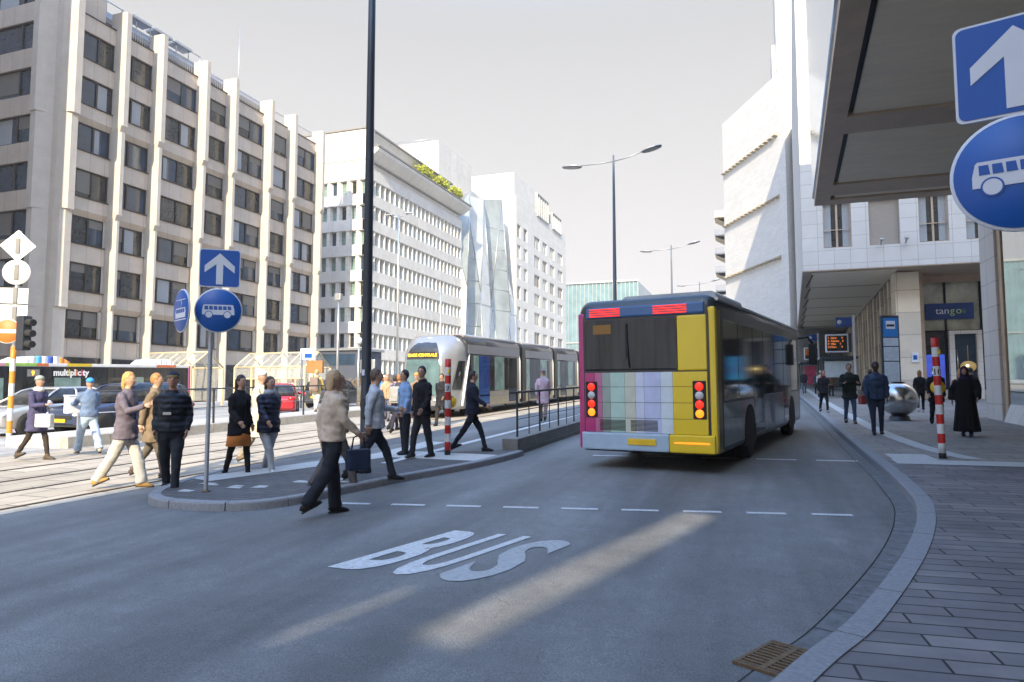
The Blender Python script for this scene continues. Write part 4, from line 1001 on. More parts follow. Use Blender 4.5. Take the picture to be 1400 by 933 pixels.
for x, y0_, y1_, cs in ((0, 7.7, 10.1, 1), (0, .9, 2.4, 0)):
    n_ = 8
    for i in range(n_):
        ya, yb = y0_+(y1_-y0_)*i/n_, y0_+(y1_-y0_)*(i+1)/n_
        def hh(y): t = (y-y0_)/(y1_-y0_); return .1+.28*min(1, math.sin(math.pi*min(max(t, .02), .98))*1.6)
        c = ([(.7, .25, .06), (.7, .25, .06), (.75, .76, .78), (.04, .1, .4), (.75, .76, .78), (.1, .4, .6), (.75, .76, .78), (.75, .76, .78)][i]) if cs else (.75, .76, .78)
        MB().loft([rring(1.9, Hl-.05, Hl+hh(ya), ya, .08, 4), rring(1.9, Hl-.05, Hl+hh(yb), yb, .08, 4)]).build('roof_pod', solid('band %.2f %.2f %.2f' % c, c, .4), lb)
# lettering on the side that faces the street (+x in the world)
lets = [('m', 'w'), ('u', 'w'), ('l', 'w'), ('t', 'w'), ('i', 'y'), ('p', 'w'), ('l', 'w'), ('i', 'r'), ('c', 'w'), ('i', 'm'), ('t', 'w'), ('y', 'w')]
full = text_mb('multiplicity', .36, 0, .012); wtot = max(v[0] for v in full.v)-min(v[0] for v in full.v); sc_k = 1.95/wtot
pre = ''; ofs = 0
lc = {'w': solid('lettering white', (.8, .8, .8)), 'y': solid('lettering yellow', (.75, .6, .03)), 'r': solid('lettering orange', (.75, .2, .05)), 'm': solid('lettering red', (.7, .05, .12))}
groups_ = {}
for i, (ch, c) in enumerate(lets):
    mxx = lambda q: max(v[0] for v in q.v)
    g_ = text_mb(ch, .36, .004, .012); dx = mxx(text_mb('multiplicity'[:i+1], .36, 0, .012))-mxx(g_)
    g_.xf(Matrix.Translation((dx, 0, 0))); groups_.setdefault(c, MB()).merge(g_)
for c, g_ in groups_.items():
    g_.xf(Matrix.Translation((-1.293, 8.85, 2.36)) @ Matrix.Rotation(R(-90), 4, 'Z') @ UPR @ Matrix.Diagonal((sc_k, sc_k*1.02, 1, 1))); g_.build('lettering', lc[c], lb)
t = text_mb('9', .3, .004, .012); t.xf(Matrix.Translation((-1.299, 9.95, 2.38)) @ Matrix.Rotation(R(-90), 4, 'Z') @ UPR); MB().box(-1.294, -1.285, 9.55, 10.15, 2.32, 2.66).build('route_display', M['soffit_dark'], lb)
t.build('route_number', mat('led orange', (1, .3, .02), .5, emit=1.5), lb)

# ---- cars
def car(loc, rz, col, label, style=0, group='cars beyond the tram platform'):
    c = vehicle('parked_car', loc, rz, label, 'car', group)
    W_ = 1.78; Lc = 4.3
    # side profile: y, half width factor, z low, z high
    st = [(-2.15, .84, .42, .72), (-2.05, .93, .3, .86), (-1.75, .98, .24, .95), (-1.2, 1, .2, .97), (0, 1, .19, .95), (.9, 1, .2, .93), (1.5, .97, .22, .86), (1.95, .92, .27, .76), (2.12, .84, .34, .64)]
    if style == 1: st = [(y, w, a, b_+(.1 if y < -.5 else .03)) for y, w, a, b_ in st]
    b = MB(); b.loft([rring(W_*w, a, h, y, .12, 4, rb=.08) for y, w, a, h in st]); b.build('body', col, c)
    lv_ = [(.9, W_*.93, -1.95, 1.05), (1.1, W_*.88, -1.85, .72), (1.33, W_*.76, -1.6, .3), (1.42, W_*.66, -1.25, .02)]
    if style == 1: lv_ = [(.95, W_*.93, -2.02, 1.0), (1.2, W_*.88, -1.98, .7), (1.45, W_*.78, -1.85, .25), (1.53, W_*.68, -1.6, .0)]
    def rr(w, y0, y1, z, r=.14, n=4):
        P = []
        for cx, cy, a0 in ((w/2-r, y0+r, -90), (w/2-r, y1-r, 0), (-w/2+r, y1-r, 90), (-w/2+r, y0+r, 180)):
            for i in range(n+1): a = R(a0+90*i/n); P.append((cx+r*math.cos(a), cy+r*math.sin(a), z))
        return P
    g = MB(); g.loft([rr(w, a, b_, z) for z, w, a, b_ in lv_]); g.build('greenhouse_glass', buscol['glass'], c)
    r = MB(); z, w, a, b_ = lv_[3]; r.loft([rr(w+.05, a-.12, b_+.12, z-.04), rr(w+.02, a-.05, b_+.05, z+.012), rr(w-.3, a+.2, b_-.2, z+.035)]); r.build('roof', col, c)
    for s in (1, -1):
        for y0_, y1_ in ((lv_[0][3]-.08, lv_[3][3]-.02), (-.42, -.5), (lv_[0][2]+.15, lv_[3][2]+.1)): MB().tube([(s*(lv_[0][1]/2-.005), y0_, .93), (s*(lv_[2][1]/2+.01), (y0_*.3+y1_*.7), lv_[2][0]), (s*lv_[3][1]/2*.99, y1_, lv_[3][0]-.01)], .032, 6).build('pillar', col, c)
    for s in (1, -1):
        for yy in (-1.35, 1.32):
            wa = MB(); wa.lathe([(0.001, 0), (.37, 0), (.37, .012), (0.001, .012)], 24, caps=False); wa.xf(Matrix.Translation((s*(W_/2-.008), yy, .33)) @ Matrix.Rotation(R(90)*s, 4, 'Y')); wa.build('wheel_arch', M['rubber'], c)
            wheel(c, s*(W_/2-.085), yy, .32, .21, s, rimsteel, 7)
        MB().ball((s*.62, 2.02, .64), (.2, .12, .075), 12, 8).build('headlight', solid('clear lamp', (.7, .72, .74), .1), c)
        MB().ball((s*.68, -2.1, .78), (.15, .07, .1), 12, 8).build('tail_light', solid('red lens', (.45, .01, .01), .2), c)
        m_ = MB().ball((s*(W_/2+.06), .72, .98), (.11, .07, .08), 10, 7); m_.build('mirror', col, c)
        h_ = MB(); h_.bev(min(s*W_/2, s*(W_/2+.02)), max(s*W_/2, s*(W_/2+.02)), -.35, -.18, .8, .83, .005); h_.bev(min(s*W_/2, s*(W_/2+.02)), max(s*W_/2, s*(W_/2+.02)), -1.2, -1.03, .82, .85, .005); h_.build('door_handle', M['metal_light'], c)
        dj = MB(); 
        for yy in (.72, -.45, -1.3): dj.box(min(s*(W_/2-.01), s*(W_/2+.002)), max(s*(W_/2-.01), s*(W_/2+.002)), yy-.006, yy+.006, .3, .9)
        dj.build('door_gap', M['joint'], c)
    gr = MB(); gr.bev(-.5, .5, 2.07, 2.14, .5, .62, .02); gr.bev(-.6, .6, 2.03, 2.12, .3, .4, .02); gr.build('grille', M['rubber'], c)
    MB().box(-.26, .26, 2.13, 2.15, .42, .52).build('number_plate', M['yellow'], c); MB().box(-.26, .26, -2.17, -2.14, .55, .66).build('number_plate', M['yellow'], c)
    return c
car((-21.6, 16.0, gz(-20, 16)), R(184), mat('silver car paint', (.5, .5, .5), .3, .5, coat=.8, var=.05), 'silver hatchback facing the camera behind the platform, leftmost of the cars')
car((-19.3, 16.9, gz(-19, 17)), R(178), mat('navy car paint', (.03, .045, .1), .3, .2, coat=.8, var=.05), 'dark blue hatchback behind the platform railing beside the silver one', 1)
car((-20.6, 26.2, gz(-21, 26)), R(35), mat('red car paint', (.42, .01, .02), .3, .1, coat=.8, var=.05), 'red hatchback before the yellow framed shelter')
car((-22.8, 34.2, gz(-22, 34)), R(2), mat('charcoal car paint', (.05, .055, .06), .3, .3, coat=.8, var=.05), 'charcoal car with yellow number plate near the brown hedge', 1)

# ---- tram
tr = vehicle('tram', (-12.52, 24.9, gz(-12.5, 25)+.02), 0, 'silver and dark glass tram with rounded white-framed front and orange destination display', 'tram')
TW = 2.6; TZ = 3.4
prof = [(0, .62, .45, 2.3), (.12, .7, .38, 2.75), (.36, .78, .34, 3.05), (.62, .87, .32, 3.25), (.9, .94, .3, TZ-.04), (1.25, .985, .3, TZ), (1.6, 1, .3, TZ)]
nose = MB(); nose.loft([rring(TW*w, a, h, y, (.3 if y == 0 else min(.75, .42*TW*w)), 8, rb=.15) for y, w, a, h in prof]); nose.build('cab_shell', mat('tram cab grey', (.3, .31, .33), .3, .4, var=.05), tr)
# windscreen: a dark curved sheet just ahead of the nose
def sheet(rows, name, m):
    w_ = MB(); g_ = [[(x*hw, y+.02*abs(x)**3-.035, z) for x in [q/4 for q in range(-4, 5)]] for z, y, hw in rows]
    for i in range(len(g_)-1):
        for k in range(8): w_.add([g_[i][k], g_[i][k+1], g_[i+1][k+1], g_[i+1][k]], [(0, 1, 2, 3)], 0, True)
    w_.build(name, m, tr)
sheet([(.92, -.03, .72), (1.4, -.035, .75), (1.9, -.03, .76), (2.2, -.02, .74), (2.36, .0, .7)], 'windscreen', mat('tram windscreen', (.1, .17, .18), .05, .2, var=.5, scale=1.3, spec=.9))
sheet([(2.36, .0, .72), (2.6, .05, .7), (2.8, .13, .62), (2.95, .26, .52), (3.07, .42, .4)], 'front_hood', buscol['dark'])
fr_ = MB(); path = [(-.72, .16, .42), (-.76, .1, .95), (-.8, .1, 1.5), (-.8, .18, 2.1), (-.76, .3, 2.55), (-.6, .5, 2.95), (-.3, .66, 3.16), (0, .7, 3.22)]; path += [(-x, y, z) for x, y, z in path[-2::-1]]
fr_.tube(path, .075, 8); fr_.build('front_arch', solid('tram white', (.8, .8, .79), .35, coat=.5), tr)
ar = MB(); path = [(TW/2+.01, .95, .45), (TW/2+.01, 1.25, 1.3), (TW/2+.005, 1.6, 2.2), (TW/2-.1, 1.95, 2.95), (TW/2-.45, 2.2, 3.38), (0, 2.3, 3.45)]
for s in (1, -1): ar.tube([(x*s, y, z) for x, y, z in path], .06, 8)
ar.build('side_arch', M['tram white'], tr)
MB().box(-.52, .52, -.03, .09, 2.42, 2.66).build('destination_display', M['rubber'], tr)
t = text_mb('GARE CENTRALE', .17, .004, .003, 'CENTER'); t.xf(Matrix.Translation((0, -.05, 2.475)) @ UPR); t.build('display_text', mat('display amber', (1, .45, .03), .5, emit=1.3), tr)
for s in (1, -1): MB().ball((s*.58, .0, .72), (.13, .08, .06), 10, 6).build('headlight', solid('lamp glass', (.7, .7, .65), .1), tr)
MB().bev(-.75, .75, -.06, .3, .3, .5, .05).build('bumper', buscol['dark'], tr)
for s in (1, -1): MB().add([(s*(TW/2*.8+.06), .4, 1.15), (s*(TW/2*.955+.05), .95, 1.15), (s*(TW/2*.99+.035), 1.35, 2.3), (s*(TW/2*.9+.06), .8, 2.3)], [(0, 1, 2, 3)]).build('cab_side_window', buscol['glass'], tr)
ybeg = 3.2
for mi, (ya, yb) in enumerate(((1.2, 8.4), (9.0, 14.6), (15.2, 20.8), (21.4, 27), (27.6, 33.5))):
    b = MB(); b.loft([rring(TW, .3, TZ, y, .42, 6, rb=.08) for y in (ya+.3 if mi == 0 else ya, yb)]); mo = b.build('module_body', buscol['dark'], tr)
    rf = MB(); rf.loft([rring(TW-.3, TZ-.12, TZ+.05, y, .08, 3) for y in (ya+.3, yb-.2)]); rf.build('roof', buscol['sil'], tr)
    for s in (1, -1):
        X = s*(TW/2+.002); a_, c_ = sorted((X, X+s*.012)); a2, c2 = sorted((X+s*.0125, X+s*.018))
        MB().bev(a_, c_, ya+.4, yb-.1, .34, .98, .004).build('lower_panel', solid('warm silver panel', (.48, .4, .26), .3, metallic_=0) if False else solid('warm silver panel', (.46, .4, .28), .28, metal=.5), tr)
        MB().bev(a_, c_, ya+.4, yb-.1, 2.62, 3.0, .004).build('upper_panel', buscol['sil'], tr)
        q = ya+(1.0 if mi == 0 else .45); k = 0
        while q < yb-.9:
            w = 1.3 if k % 2 else .62
            isdoor = (k % 4 == 1)
            MB().bev(a2, c2, q, q+w-.05, (.42 if isdoor else 1.0), 2.55, .003).build('door' if isdoor else 'side_window', solid('blue tram door', (.012, .05, .2), .15, coat=.6) if (isdoor and mi == 0 and k == 1) else (M['glassB'] if k % 3 else M['glassG']), tr); q += w; k += 1
        MB().box(a2, c2, ya+.4, yb-.1, .78, .84).build('trim_strip', M['metal_light'], tr)
    if mi < 4:
        g_ = MB()
        for j in range(6): g_.loft([rring(TW-.12-(.06 if k_ % 2 else 0), .34, TZ-.05, yb+.1*j+.05*k_, .35, 4, rb=.08) for k_ in range(3)])
        g_.build('gangway_bellows', M['rubber'], tr)
    pth = [(TW/2+.01, yb-.02, .5), (TW/2+.01, yb-.02, 2.4), (TW/2-.08, yb-.1, 3.0), (TW/2-.45, yb-.3, TZ+.03), (0, yb-.35, TZ+.07)]
    a_ = MB()
    for s in (1, -1): a_.tube([(x*s, y, z) for x, y, z in pth], .045, 6)
    a_.build('roof_arch', buscol['wht'], tr)
for y in (2.4, 4.5, 11.8, 18, 24.2, 30): 
    for s in (1, -1): wheel(tr, s*.72, y, .3, .12, s, rimsteel)

# ================================================================ STREET FURNITURE
# tall dark mast
tm = thing('tall_mast', (-6.12, 10.05, gz(-6, 10)+.1), 'tall dark slate mast on the traffic island rising past the top of the photo', 'lamp post')
MB().lathe([(.11, 0), (.108, .1), (.09, .12), (.08, 3), (.066, 7), (.055, 11)], 28).build('mast', M['steel_dark'], tm)
MB().bev(-.035, .035, -.096, -.07, .9, 1.25, .01).build('service_door', M['steel_dark'], tm); MB().box(-.025, .025, -.1, -.07, 1.62, 1.72).build('sticker', M['white_sign'], tm)
a = MB().tube([(0, 0, 10.8), (1.6, 0, 11.1)], .04, 8); a.tube([(0, 0, 10.8), (-1.6, 0, 11.1)], .04, 8); a.build('arm', M['steel_dark'], tm)

# double street lamps
def lamp_post():
    t = thing('street_lamp', (0, 0, 0), '', 'street lamp', group='double street lamps down the avenue')
    MB().lathe([(.12, 0), (.11, .4), (.1, 1), (.05, 9.2), (.035, 10.3)], 16).build('pole', M['lamp_steel'], t)
    a = MB(); a.tube([(0, 0, 10.05), (-.6, 0, 10.02), (-1.35, -.05, 10.0)], .025, 8); a.tube([(0, 0, 10.05), (.6, 0, 10.15), (1.15, -.03, 10.3)], .025, 8); a.build('arm', M['pole_grey'], t)
    for s, x, z in ((-1, -1.68, 10.0), (1, 1.5, 10.38)):
        h = MB(); h.lathe([(.02, .05), (.25, .045), (.38, 0), (.36, -.04), (.3, -.05)], 20); h.xf(Matrix.Translation((x, -.04, z)) @ Matrix.Rotation(R(-12*s if s > 0 else 4), 4, 'Y') @ Matrix.Diagonal((1.1, .62, 1, 1))); ho = h.build('lamp_head', M['pole_grey'], t)
        l = MB(); l.lathe([(.001, -.052), (.27, -.052)], 16, caps=False); l.xf(Matrix.Translation((x, -.04, z-.005)) @ Matrix.Rotation(R(-12*s if s > 0 else 4), 4, 'Y') @ Matrix.Diagonal((1.1, .62, 1, 1))); l.build('lens', solid('pale lens', (.5, .48, .4), .3), ho)
    return t
lp0 = lamp_post()
for i, (x, y, lab) in enumerate(((-4.95, 26.3, 'double street lamp nearest the camera, rising behind the city bus'), (-4.9, 46.5, 'second double street lamp, smaller, right of the nearest one'), (-4.4, 66, 'third double street lamp, just its heads above the bus roof'))):
    o = lp0 if i == 0 else copy_tree(lp0); o.location = (x, y, gz(x, y)+.1); o['label'] = lab

# sign plates -------------------------------------------------
def disc(r, t=.02, m=0): return MB().lathe([(r-.004, 0), (r, .004), (r, t-.004), (r-.004, t)], 48)
def bus_pict(s=1.0):
    """side view of a bus, in the x/z plane, about .42 wide"""
    k = MB(); 
    k.extr([(-.215, -.05), (.215, -.05), (.215, .02), (.2, .095), (.195, .105), (-.205, .105), (-.215, .1), (-.22, .08), (-.215, .02)], 'y', -.003, .003); return k
def bus_sign(par, loc, rz=0, flip=1, name='bus_sign'):
    d = disc(.32); d.xf(UPR); rim = d.build(name, M['white_sign'], par); rim.location = loc; rim.rotation_euler = (0, 0, rz)
    f = disc(.302, .004); f.xf(Matrix.Translation((0, -.021, 0)) @ UPR); f.build('blue_face', M['blue_sign'], rim)
    p = MB(); p.extr([(-.215*flip, -.062), (.215*flip, -.062), (.21*flip, .01), (.192*flip, .082), (-.19*flip, .082), (-.2*flip, .07), (-.215*flip, .0)], 'y', -.031, -.027)
    for x in (-.125, .12): p.extr([(x*flip+.044*math.cos(2*math.pi*q/24), -.062+.044*math.sin(2*math.pi*q/24)) for q in range(24)], 'y', -.0345, -.0312)
    p.build('bus_symbol', M['white_sign'], rim)
    w = MB()
    for i in range(6):
        a, b_ = -.182+i*.061, -.182+i*.061+.05; w.extr([(a*flip, .008), (b_*flip, .008), ((b_-.008)*flip, .062), ((a-.002)*flip, .062)], 'y', -.0335, -.0315)
    for x in (-.125, .12):
        ring = []; n_ = 20
        for i in range(n_): t_ = 2*math.pi*i/n_; ring += [(x*flip+.054*math.cos(t_), -.0325, -.062+.054*math.sin(t_)), (x*flip+.044*math.cos(t_), -.0325, -.062+.044*math.sin(t_))]
        w.add(ring, [(2*i, 2*((i+1) % n_), 2*((i+1) % n_)+1, 2*i+1) for i in range(n_)])
    w.build('symbol_windows', M['blue_sign'], rim); return rim
def arrow_sign(par, loc, rz=0):
    s = MB(); P = []; r = .04; h = .275
    for cx, cz, a0 in ((h-r, -h+r, -90), (h-r, h-r, 0), (-h+r, h-r, 90), (-h+r, -h+r, 180)):
        for i in range(5): a = R(a0+22.5*i); P.append((cx+r*math.cos(a), cz+r*math.sin(a)))
    s.extr(P, 'y', -.02, 0); o = s.build('arrow_sign', M['white_sign'], par); o.location = loc; o.rotation_euler = (0, 0, rz)
    MB().extr([(x*.95, z*.95) for x, z in P], 'y', -.024, -.0205).build('blue_face', M['blue_sign'], o)
    ap = [(-.045, -.235), (.045, -.235), (.045, .055), (.2, -.07), (.2, .03), (0, .215), (-.2, .03), (-.2, -.07), (-.045, .055)]
    MB().extr(ap, 'y', -.028, -.0245).build('arrow', M['white_sign'], o); return o
sp = thing('traffic_sign_post', (-7.28, 7.76, gz(-7.3, 7.8)+.1), 'grey post on the island carrying blue arrow, bus and tram signs', 'traffic sign')
MB().lathe([(.034, 0), (.03, .05), (.03, 3.3), (.02, 3.33)], 20).build('pole', M['pole_grey'], sp)
MB().lathe([(.06, 0), (.055, .02), (.035, .03)], 16).build('foot', M['iron'], sp)
rz = R(36)
dv = Vector((math.cos(rz), math.sin(rz), 0)); nv = Vector((math.sin(rz), -math.cos(rz), 0))
bs_c = dv*.1+nv*.06
sp_rz = rz
bus_sign(sp, (bs_c.x, bs_c.y, 2.56), rz); arrow_sign(sp, (bs_c.x, bs_c.y, 3.17), rz)
cl = MB()
for z in (2.4, 2.72, 3.05, 3.3): cl.box(-.05, .05, -.05, .05, z, z+.03)
cl.build('clamp', M['pole_grey'], sp)
tz = rz+R(62)
d = disc(.31); d.xf(UPR); ts = d.build('tram_sign', M['white_sign'], sp); c_ = Vector((-.3, -.22, 0)); ts.location = (-.33, -.2, 2.55); ts.rotation_euler = (0, 0, rz-R(62))
f = disc(.293, .004); f.xf(Matrix.Translation((0, -.021, 0)) @ UPR); f.build('blue_face', M['blue_sign'], ts)
p = MB(); p.extr([(-.19, -.1), (.19, -.1), (.2, -.02), (.17, .04), (-.17, .04), (-.2, -.02)], 'y', -.031, -.027); p.extr([(-.22, -.135), (.22, -.135), (.22, -.12), (-.22, -.12)], 'y', -.031, -.027); p.extr([(-.18, .15), (.18, .15), (.18, .162), (-.18, .162)], 'y', -.031, -.027)
p.extr([(-.004, .04), (.006, .04), (.05, .1), (.006, .15), (-.006, .15), (.036, .1)], 'y', -.031, -.027); p.build('tram_symbol', M['white_sign'], ts)
w = MB()
for i in range(4): w.extr([(-.16+i*.083, -.03), (-.095+i*.083, -.03), (-.095+i*.083, .025), (-.16+i*.083, .025)], 'y', -.0335, -.0315)
w.build('symbol_windows', M['blue_sign'], ts)

rz2 = R(-16.8); cen = Vector((1.385, 4.27, 0)); dv = Vector((math.cos(rz2), math.sin(rz2), 0)); pp = cen+dv*.5+Vector((.1, .33, 0))*.3
s2 = thing('traffic_sign_post', (pp.x, pp.y, gz(1, 4)+.12), 'close-up blue arrow sign above a round bus sign at the right edge', 'traffic sign')
MB().lathe([(.034, 0), (.03, .05), (.03, 3.9), (.02, 3.93)], 20).build('pole', M['pole_grey'], s2)
rel = cen-pp
bus_sign(s2, (rel.x, rel.y, 2.865-gz(1, 4)-.12), rz2); arrow_sign(s2, (rel.x, rel.y, 3.455-gz(1, 4)-.12), rz2)
bk = MB()
for z in (2.6, 2.9, 3.2, 3.4): bk.tube([(0, 0, z), (rel.x+nv.x*0, rel.y+.02, z)], .012, 6)
bk.build('bracket', M['pole_grey'], s2)

# red and white posts
def stripe_post(x, y, h, label, num, yaw, lean=0, off=.1):
    t = thing('striped_post', (x, y, gz(x, y)+off), label, 'post'); t.rotation_euler = (0, lean, 0)
    n_ = 12 if h > 2 else 11; s = (h-.1)/n_; r = .062
    MB().lathe([(r, 0), (r, .1)], 20).build('base', M['rubber'], t)
    rg = [[(r*math.cos(2*math.pi*q/20), r*math.sin(2*math.pi*q/20), .1+i*s) for q in range(20)] for i in range(n_+1)]
    MB().loft(rg, mf=lambda i, k: (n_-i) % 2).build('post', [M['wht'], M['red']], t)
    tx = text_mb(num, .16, .003, .003, 'CENTER'); zc = .1+s*(n_-4)+.02
    tx.v = [(r*1.03*math.sin(v[0]/r+yaw), -r*1.03*math.cos(v[0]/r+yaw), v[1]+zc) for v in tx.v]; tx.build('number', M['rubber'], t)
    st = MB()
    st.lathe([(.001, 0), (.125, 0), (.125, .015), (.001, .015)], 24, caps=False); st.xf(Matrix.Translation((.02, .1, .1+s*(n_-5.2))) @ UPR); st.build('yellow_disc', M['yellow'], t)
    k_ = MB().box(.02, .06, -r-.01, -r+.02, .1+s*(n_-1.5)-.04, .1+s*(n_-1.5)+.04); k_.build('sticker', M['yellow'], t); return t
stripe_post(3.28, 14.55, 2.22, 'red and white striped post numbered 10 on the right pavement', '10', -.1, R(-1.2), .12)
stripe_post(-5.85, 12.75, 1.95, 'red and white striped post on the island before the tram front', '9', .2)

# low wall and railing
lw = thing('guard_rail', (-4.95, 14.0, gz(-5, 14)+.1), 'dark steel railing on a low concrete wall left of the city bus', 'railing'); lw.rotation_euler = (PITCH, 0, 0)
MB().bev(-.18, .18, 0, 17, -.12, .24, .02).build('low_wall', mat('weathered concrete', (.2, .2, .19), .85, var=.25, scale=4, bump=.3), lw)
for i in range(20):
    y = .5+i*.86; w = .035 if i % 2 == 0 else .02
    MB().box(-w/2*.6, w/2*.6, y-w*1.2, y+w*1.2, .24, 1.2).build('post', M['steel_dark'], lw)
rl = MB(); rl.bev(-.03, .03, .4, 16.95, 1.2, 1.25, .01); rl.build('top_rail', M['steel_dark'], lw)
rl = MB()
for z in (.42, .62, .82): rl.tube([(0, .45, z), (0, 16.9, z)], .008, 6)
rl.build('wire', M['steel_dark'], lw)
# platform railings
pr_ = thing('platform_railing', (-16.25, 12.6, gz(-16, 12.6)+.26), 'thin dark railing along the lit tram platform', 'railing'); pr_.rotation_euler = (PITCH, 0, 0)
for i in range(9): 
    y = .3+i*1.55; MB().box(-.025, .025, y-.025, y+.025, 0, 1.1).build('post', M['metal_light'] if i < 2 else M['steel_dark'], pr_)
MB().tube([(0, .3, 1.1), (0, 12.7, 1.1)], .025, 8).build('top_rail', M['steel_dark'], pr_)
MB().tube([(0, .3, .55), (0, 12.7, .55)], .012, 6).build('mid_rail', M['metal_light'], pr_)

# steel ball and totem
bl = thing('ball_bollard', (4.6, 25.7, gz(4.6, 25.7)+.12), 'big brushed steel ball on a short foot on the right pavement', 'bollard')
MB().lathe([(.34, 0), (.32, .02), (.3, .12), (.27, .16)], 32).build('foot', M['steel_dark'], bl)
bb = MB().ball((0, 0, .7), (.58, .58, .57), 48, 30); bb.build('ball', M['steel'], bl)
MB().lathe([(.22, 1.255), (.23, 1.262), (.2, 1.275)], 24).build('cap', M['steel_dark'], bl)
to = thing('timetable_totem', (5.8, 33.8, gz(5.8, 33.8)+.12), 'tall black framed bus timetable totem with blue head', 'bus stop sign', rz=R(20))
MB().bev(-.4, .4, -.06, .06, .95, 4.1, .02).build('frame', M['steel_dark'], to); MB().bev(-.3, .3, -.05, .05, 0, .95, .01).build('foot', M['steel_dark'], to)
MB().box(-.33, .33, -.075, -.06, 3.15, 3.98).build('blue_head', solid('totem blue', (.01, .17, .5)), to)
MB().box(-.2, .2, -.085, -.0755, 3.5, 3.85).build('white_field', M['white_sign'], to)
bp_ = MB(); bp_.extr([(-.17, 3.6), (.17, 3.6), (.17, 3.7), (-.17, 3.7)], 'y', -.09, -.0855); bp_.build('bus_symbol', M['rubber'], to)
for z0, z1 in ((2.75, 3.1), (2.1, 2.7), (1.05, 2.05)):
    MB().box(-.33, .33, -.075, -.06, z0, z1).build('timetable', solid('timetable paper', (.48, .56, .63), .35), to)
    q = MB(); rn = random.Random(int(z0*10))
    z = z1-.06
    while z > z0+.05:
        x = -.29
        while x < .2: w = rn.uniform(.04, .16); (q.box(x, x+w, -.079, -.0755, z-.012, z) if rn.random() < .7 else None); x += w+.03
        z -= .055
    q.build('print', solid('faint print', (.28, .34, .4)), to)

# bus shelters with displays on the right pavement
def shelter(x, y, label, poster):
    t = thing('bus_shelter', (x, y, gz(x, y)+.12), label, 'bus shelter', group='dark bus shelters on the right pavement')
    for px_ in (-.95, .95):
        for py_ in (0, 3): MB().bev(px_-.05, px_+.05, py_-.05, py_+.05, 0, 2.5, .01).build('post', M['steel_dark'], t)
    MB().bev(-1.15, 1.15, -.3, 3.4, 2.5, 2.66, .03).build('roof', M['steel_dark'], t)
    MB().box(-.9, .9, 2.95, 3.0, .3, 2.4).build('glass_panel', M['clear_glass'], t)
    if poster: MB().box(-.7, .35, .0, .06, .5, 2.3).build('poster', mat('magenta poster', (.35, .03, .08), .4, var=.6, scale=2), t)
    else: MB().box(-.85, .8, .0, .03, 1.3, 2.35).build('timetable_board', solid('lit board', (.5, .6, .66), .3), t)
    MB().bev(-.8, .8, 1.4, 1.8, .45, .5, .01).build('bench', M['steel_dark'], t)
    return t
shelter(5.45, 49.6, 'dark bus shelter nearer the camera, under the arcade soffit', 0); shelter(5.6, 72, 'far dark bus shelter with magenta poster', 1)
def display(x, y, z, s, label, lines):
    t = thing('departure_display', (x, y, z), label, 'display', group='orange lit departure displays')
    MB().bev(-.68*s, .68*s, -.05, .25, 0, 1.2*s, .03).build('casing', M['white_sign'], t); MB().bev(.68*s, .86*s, -.05, .25, 0, 1.25*s, .02).build('side_panel', M['steel_dark'], t)
    MB().box(-.6*s, .6*s, -.065, -.051, .1*s, 1.1*s).build('screen', M['rubber'], t)
    q = MB()
    for i, l in enumerate(lines): tx = text_mb(l, .17*s, .003, .004); tx.xf(Matrix.Translation((-.55*s, -.075, (.9-.2*i)*s)) @ UPR); q.merge(tx)
    q.build('text_lines', mat('led orange dim', (.8, .22, .03), .5, emit=.35), t)
    for px_ in (-.4, .4): MB().box(px_*s-.03, px_*s+.03, .05, .12, -.35*s, 0).build('bracket', M['steel_dark'], t)
    return t
display(5.35, 49.2, gz(5, 49)+3.05, 1.0, 'larger orange lit departure display over the nearer shelter', ['1  Gare      4', '4  Centre    6', '9  Ville     7', '14 Parc      9'])
display(5.55, 71.6, gz(5, 71)+3.0, 1.0, 'smaller orange lit departure display over the far shelter', ['2  Gare      3', '5  Centre    5', '8  Ville     8'])
def flag(x, y, h, w, label):
    t = thing('stop_flag', (x, y, gz(x, y)+.12), label, 'bus stop sign', group='blue stop flags on the right pavement')
    MB().bev(-.07, .07, -.05, .05, 0, h, .02).build('pole', M['white_sign'], t); o = MB().bev(-w-.1, -.1, -.03, .03, h-.75, h-.12, .02).build('blue_flag', solid('flag blue', (.01, .06, .28)), t)
    MB().lathe([(.001, 0), (.14, 0), (.14, .005), (.001, .005)], 20, caps=False).xf(Matrix.Translation((-w+.12, -.035, h-.42)) @ UPR).build('white_mark', M['white_sign'], t)
flag(6.3, 48.6, 5.3, .95, 'nearer blue stop flag on a white pole'); flag(6.1, 71, 5.4, .8, 'farther blue stop flag above the smaller display')

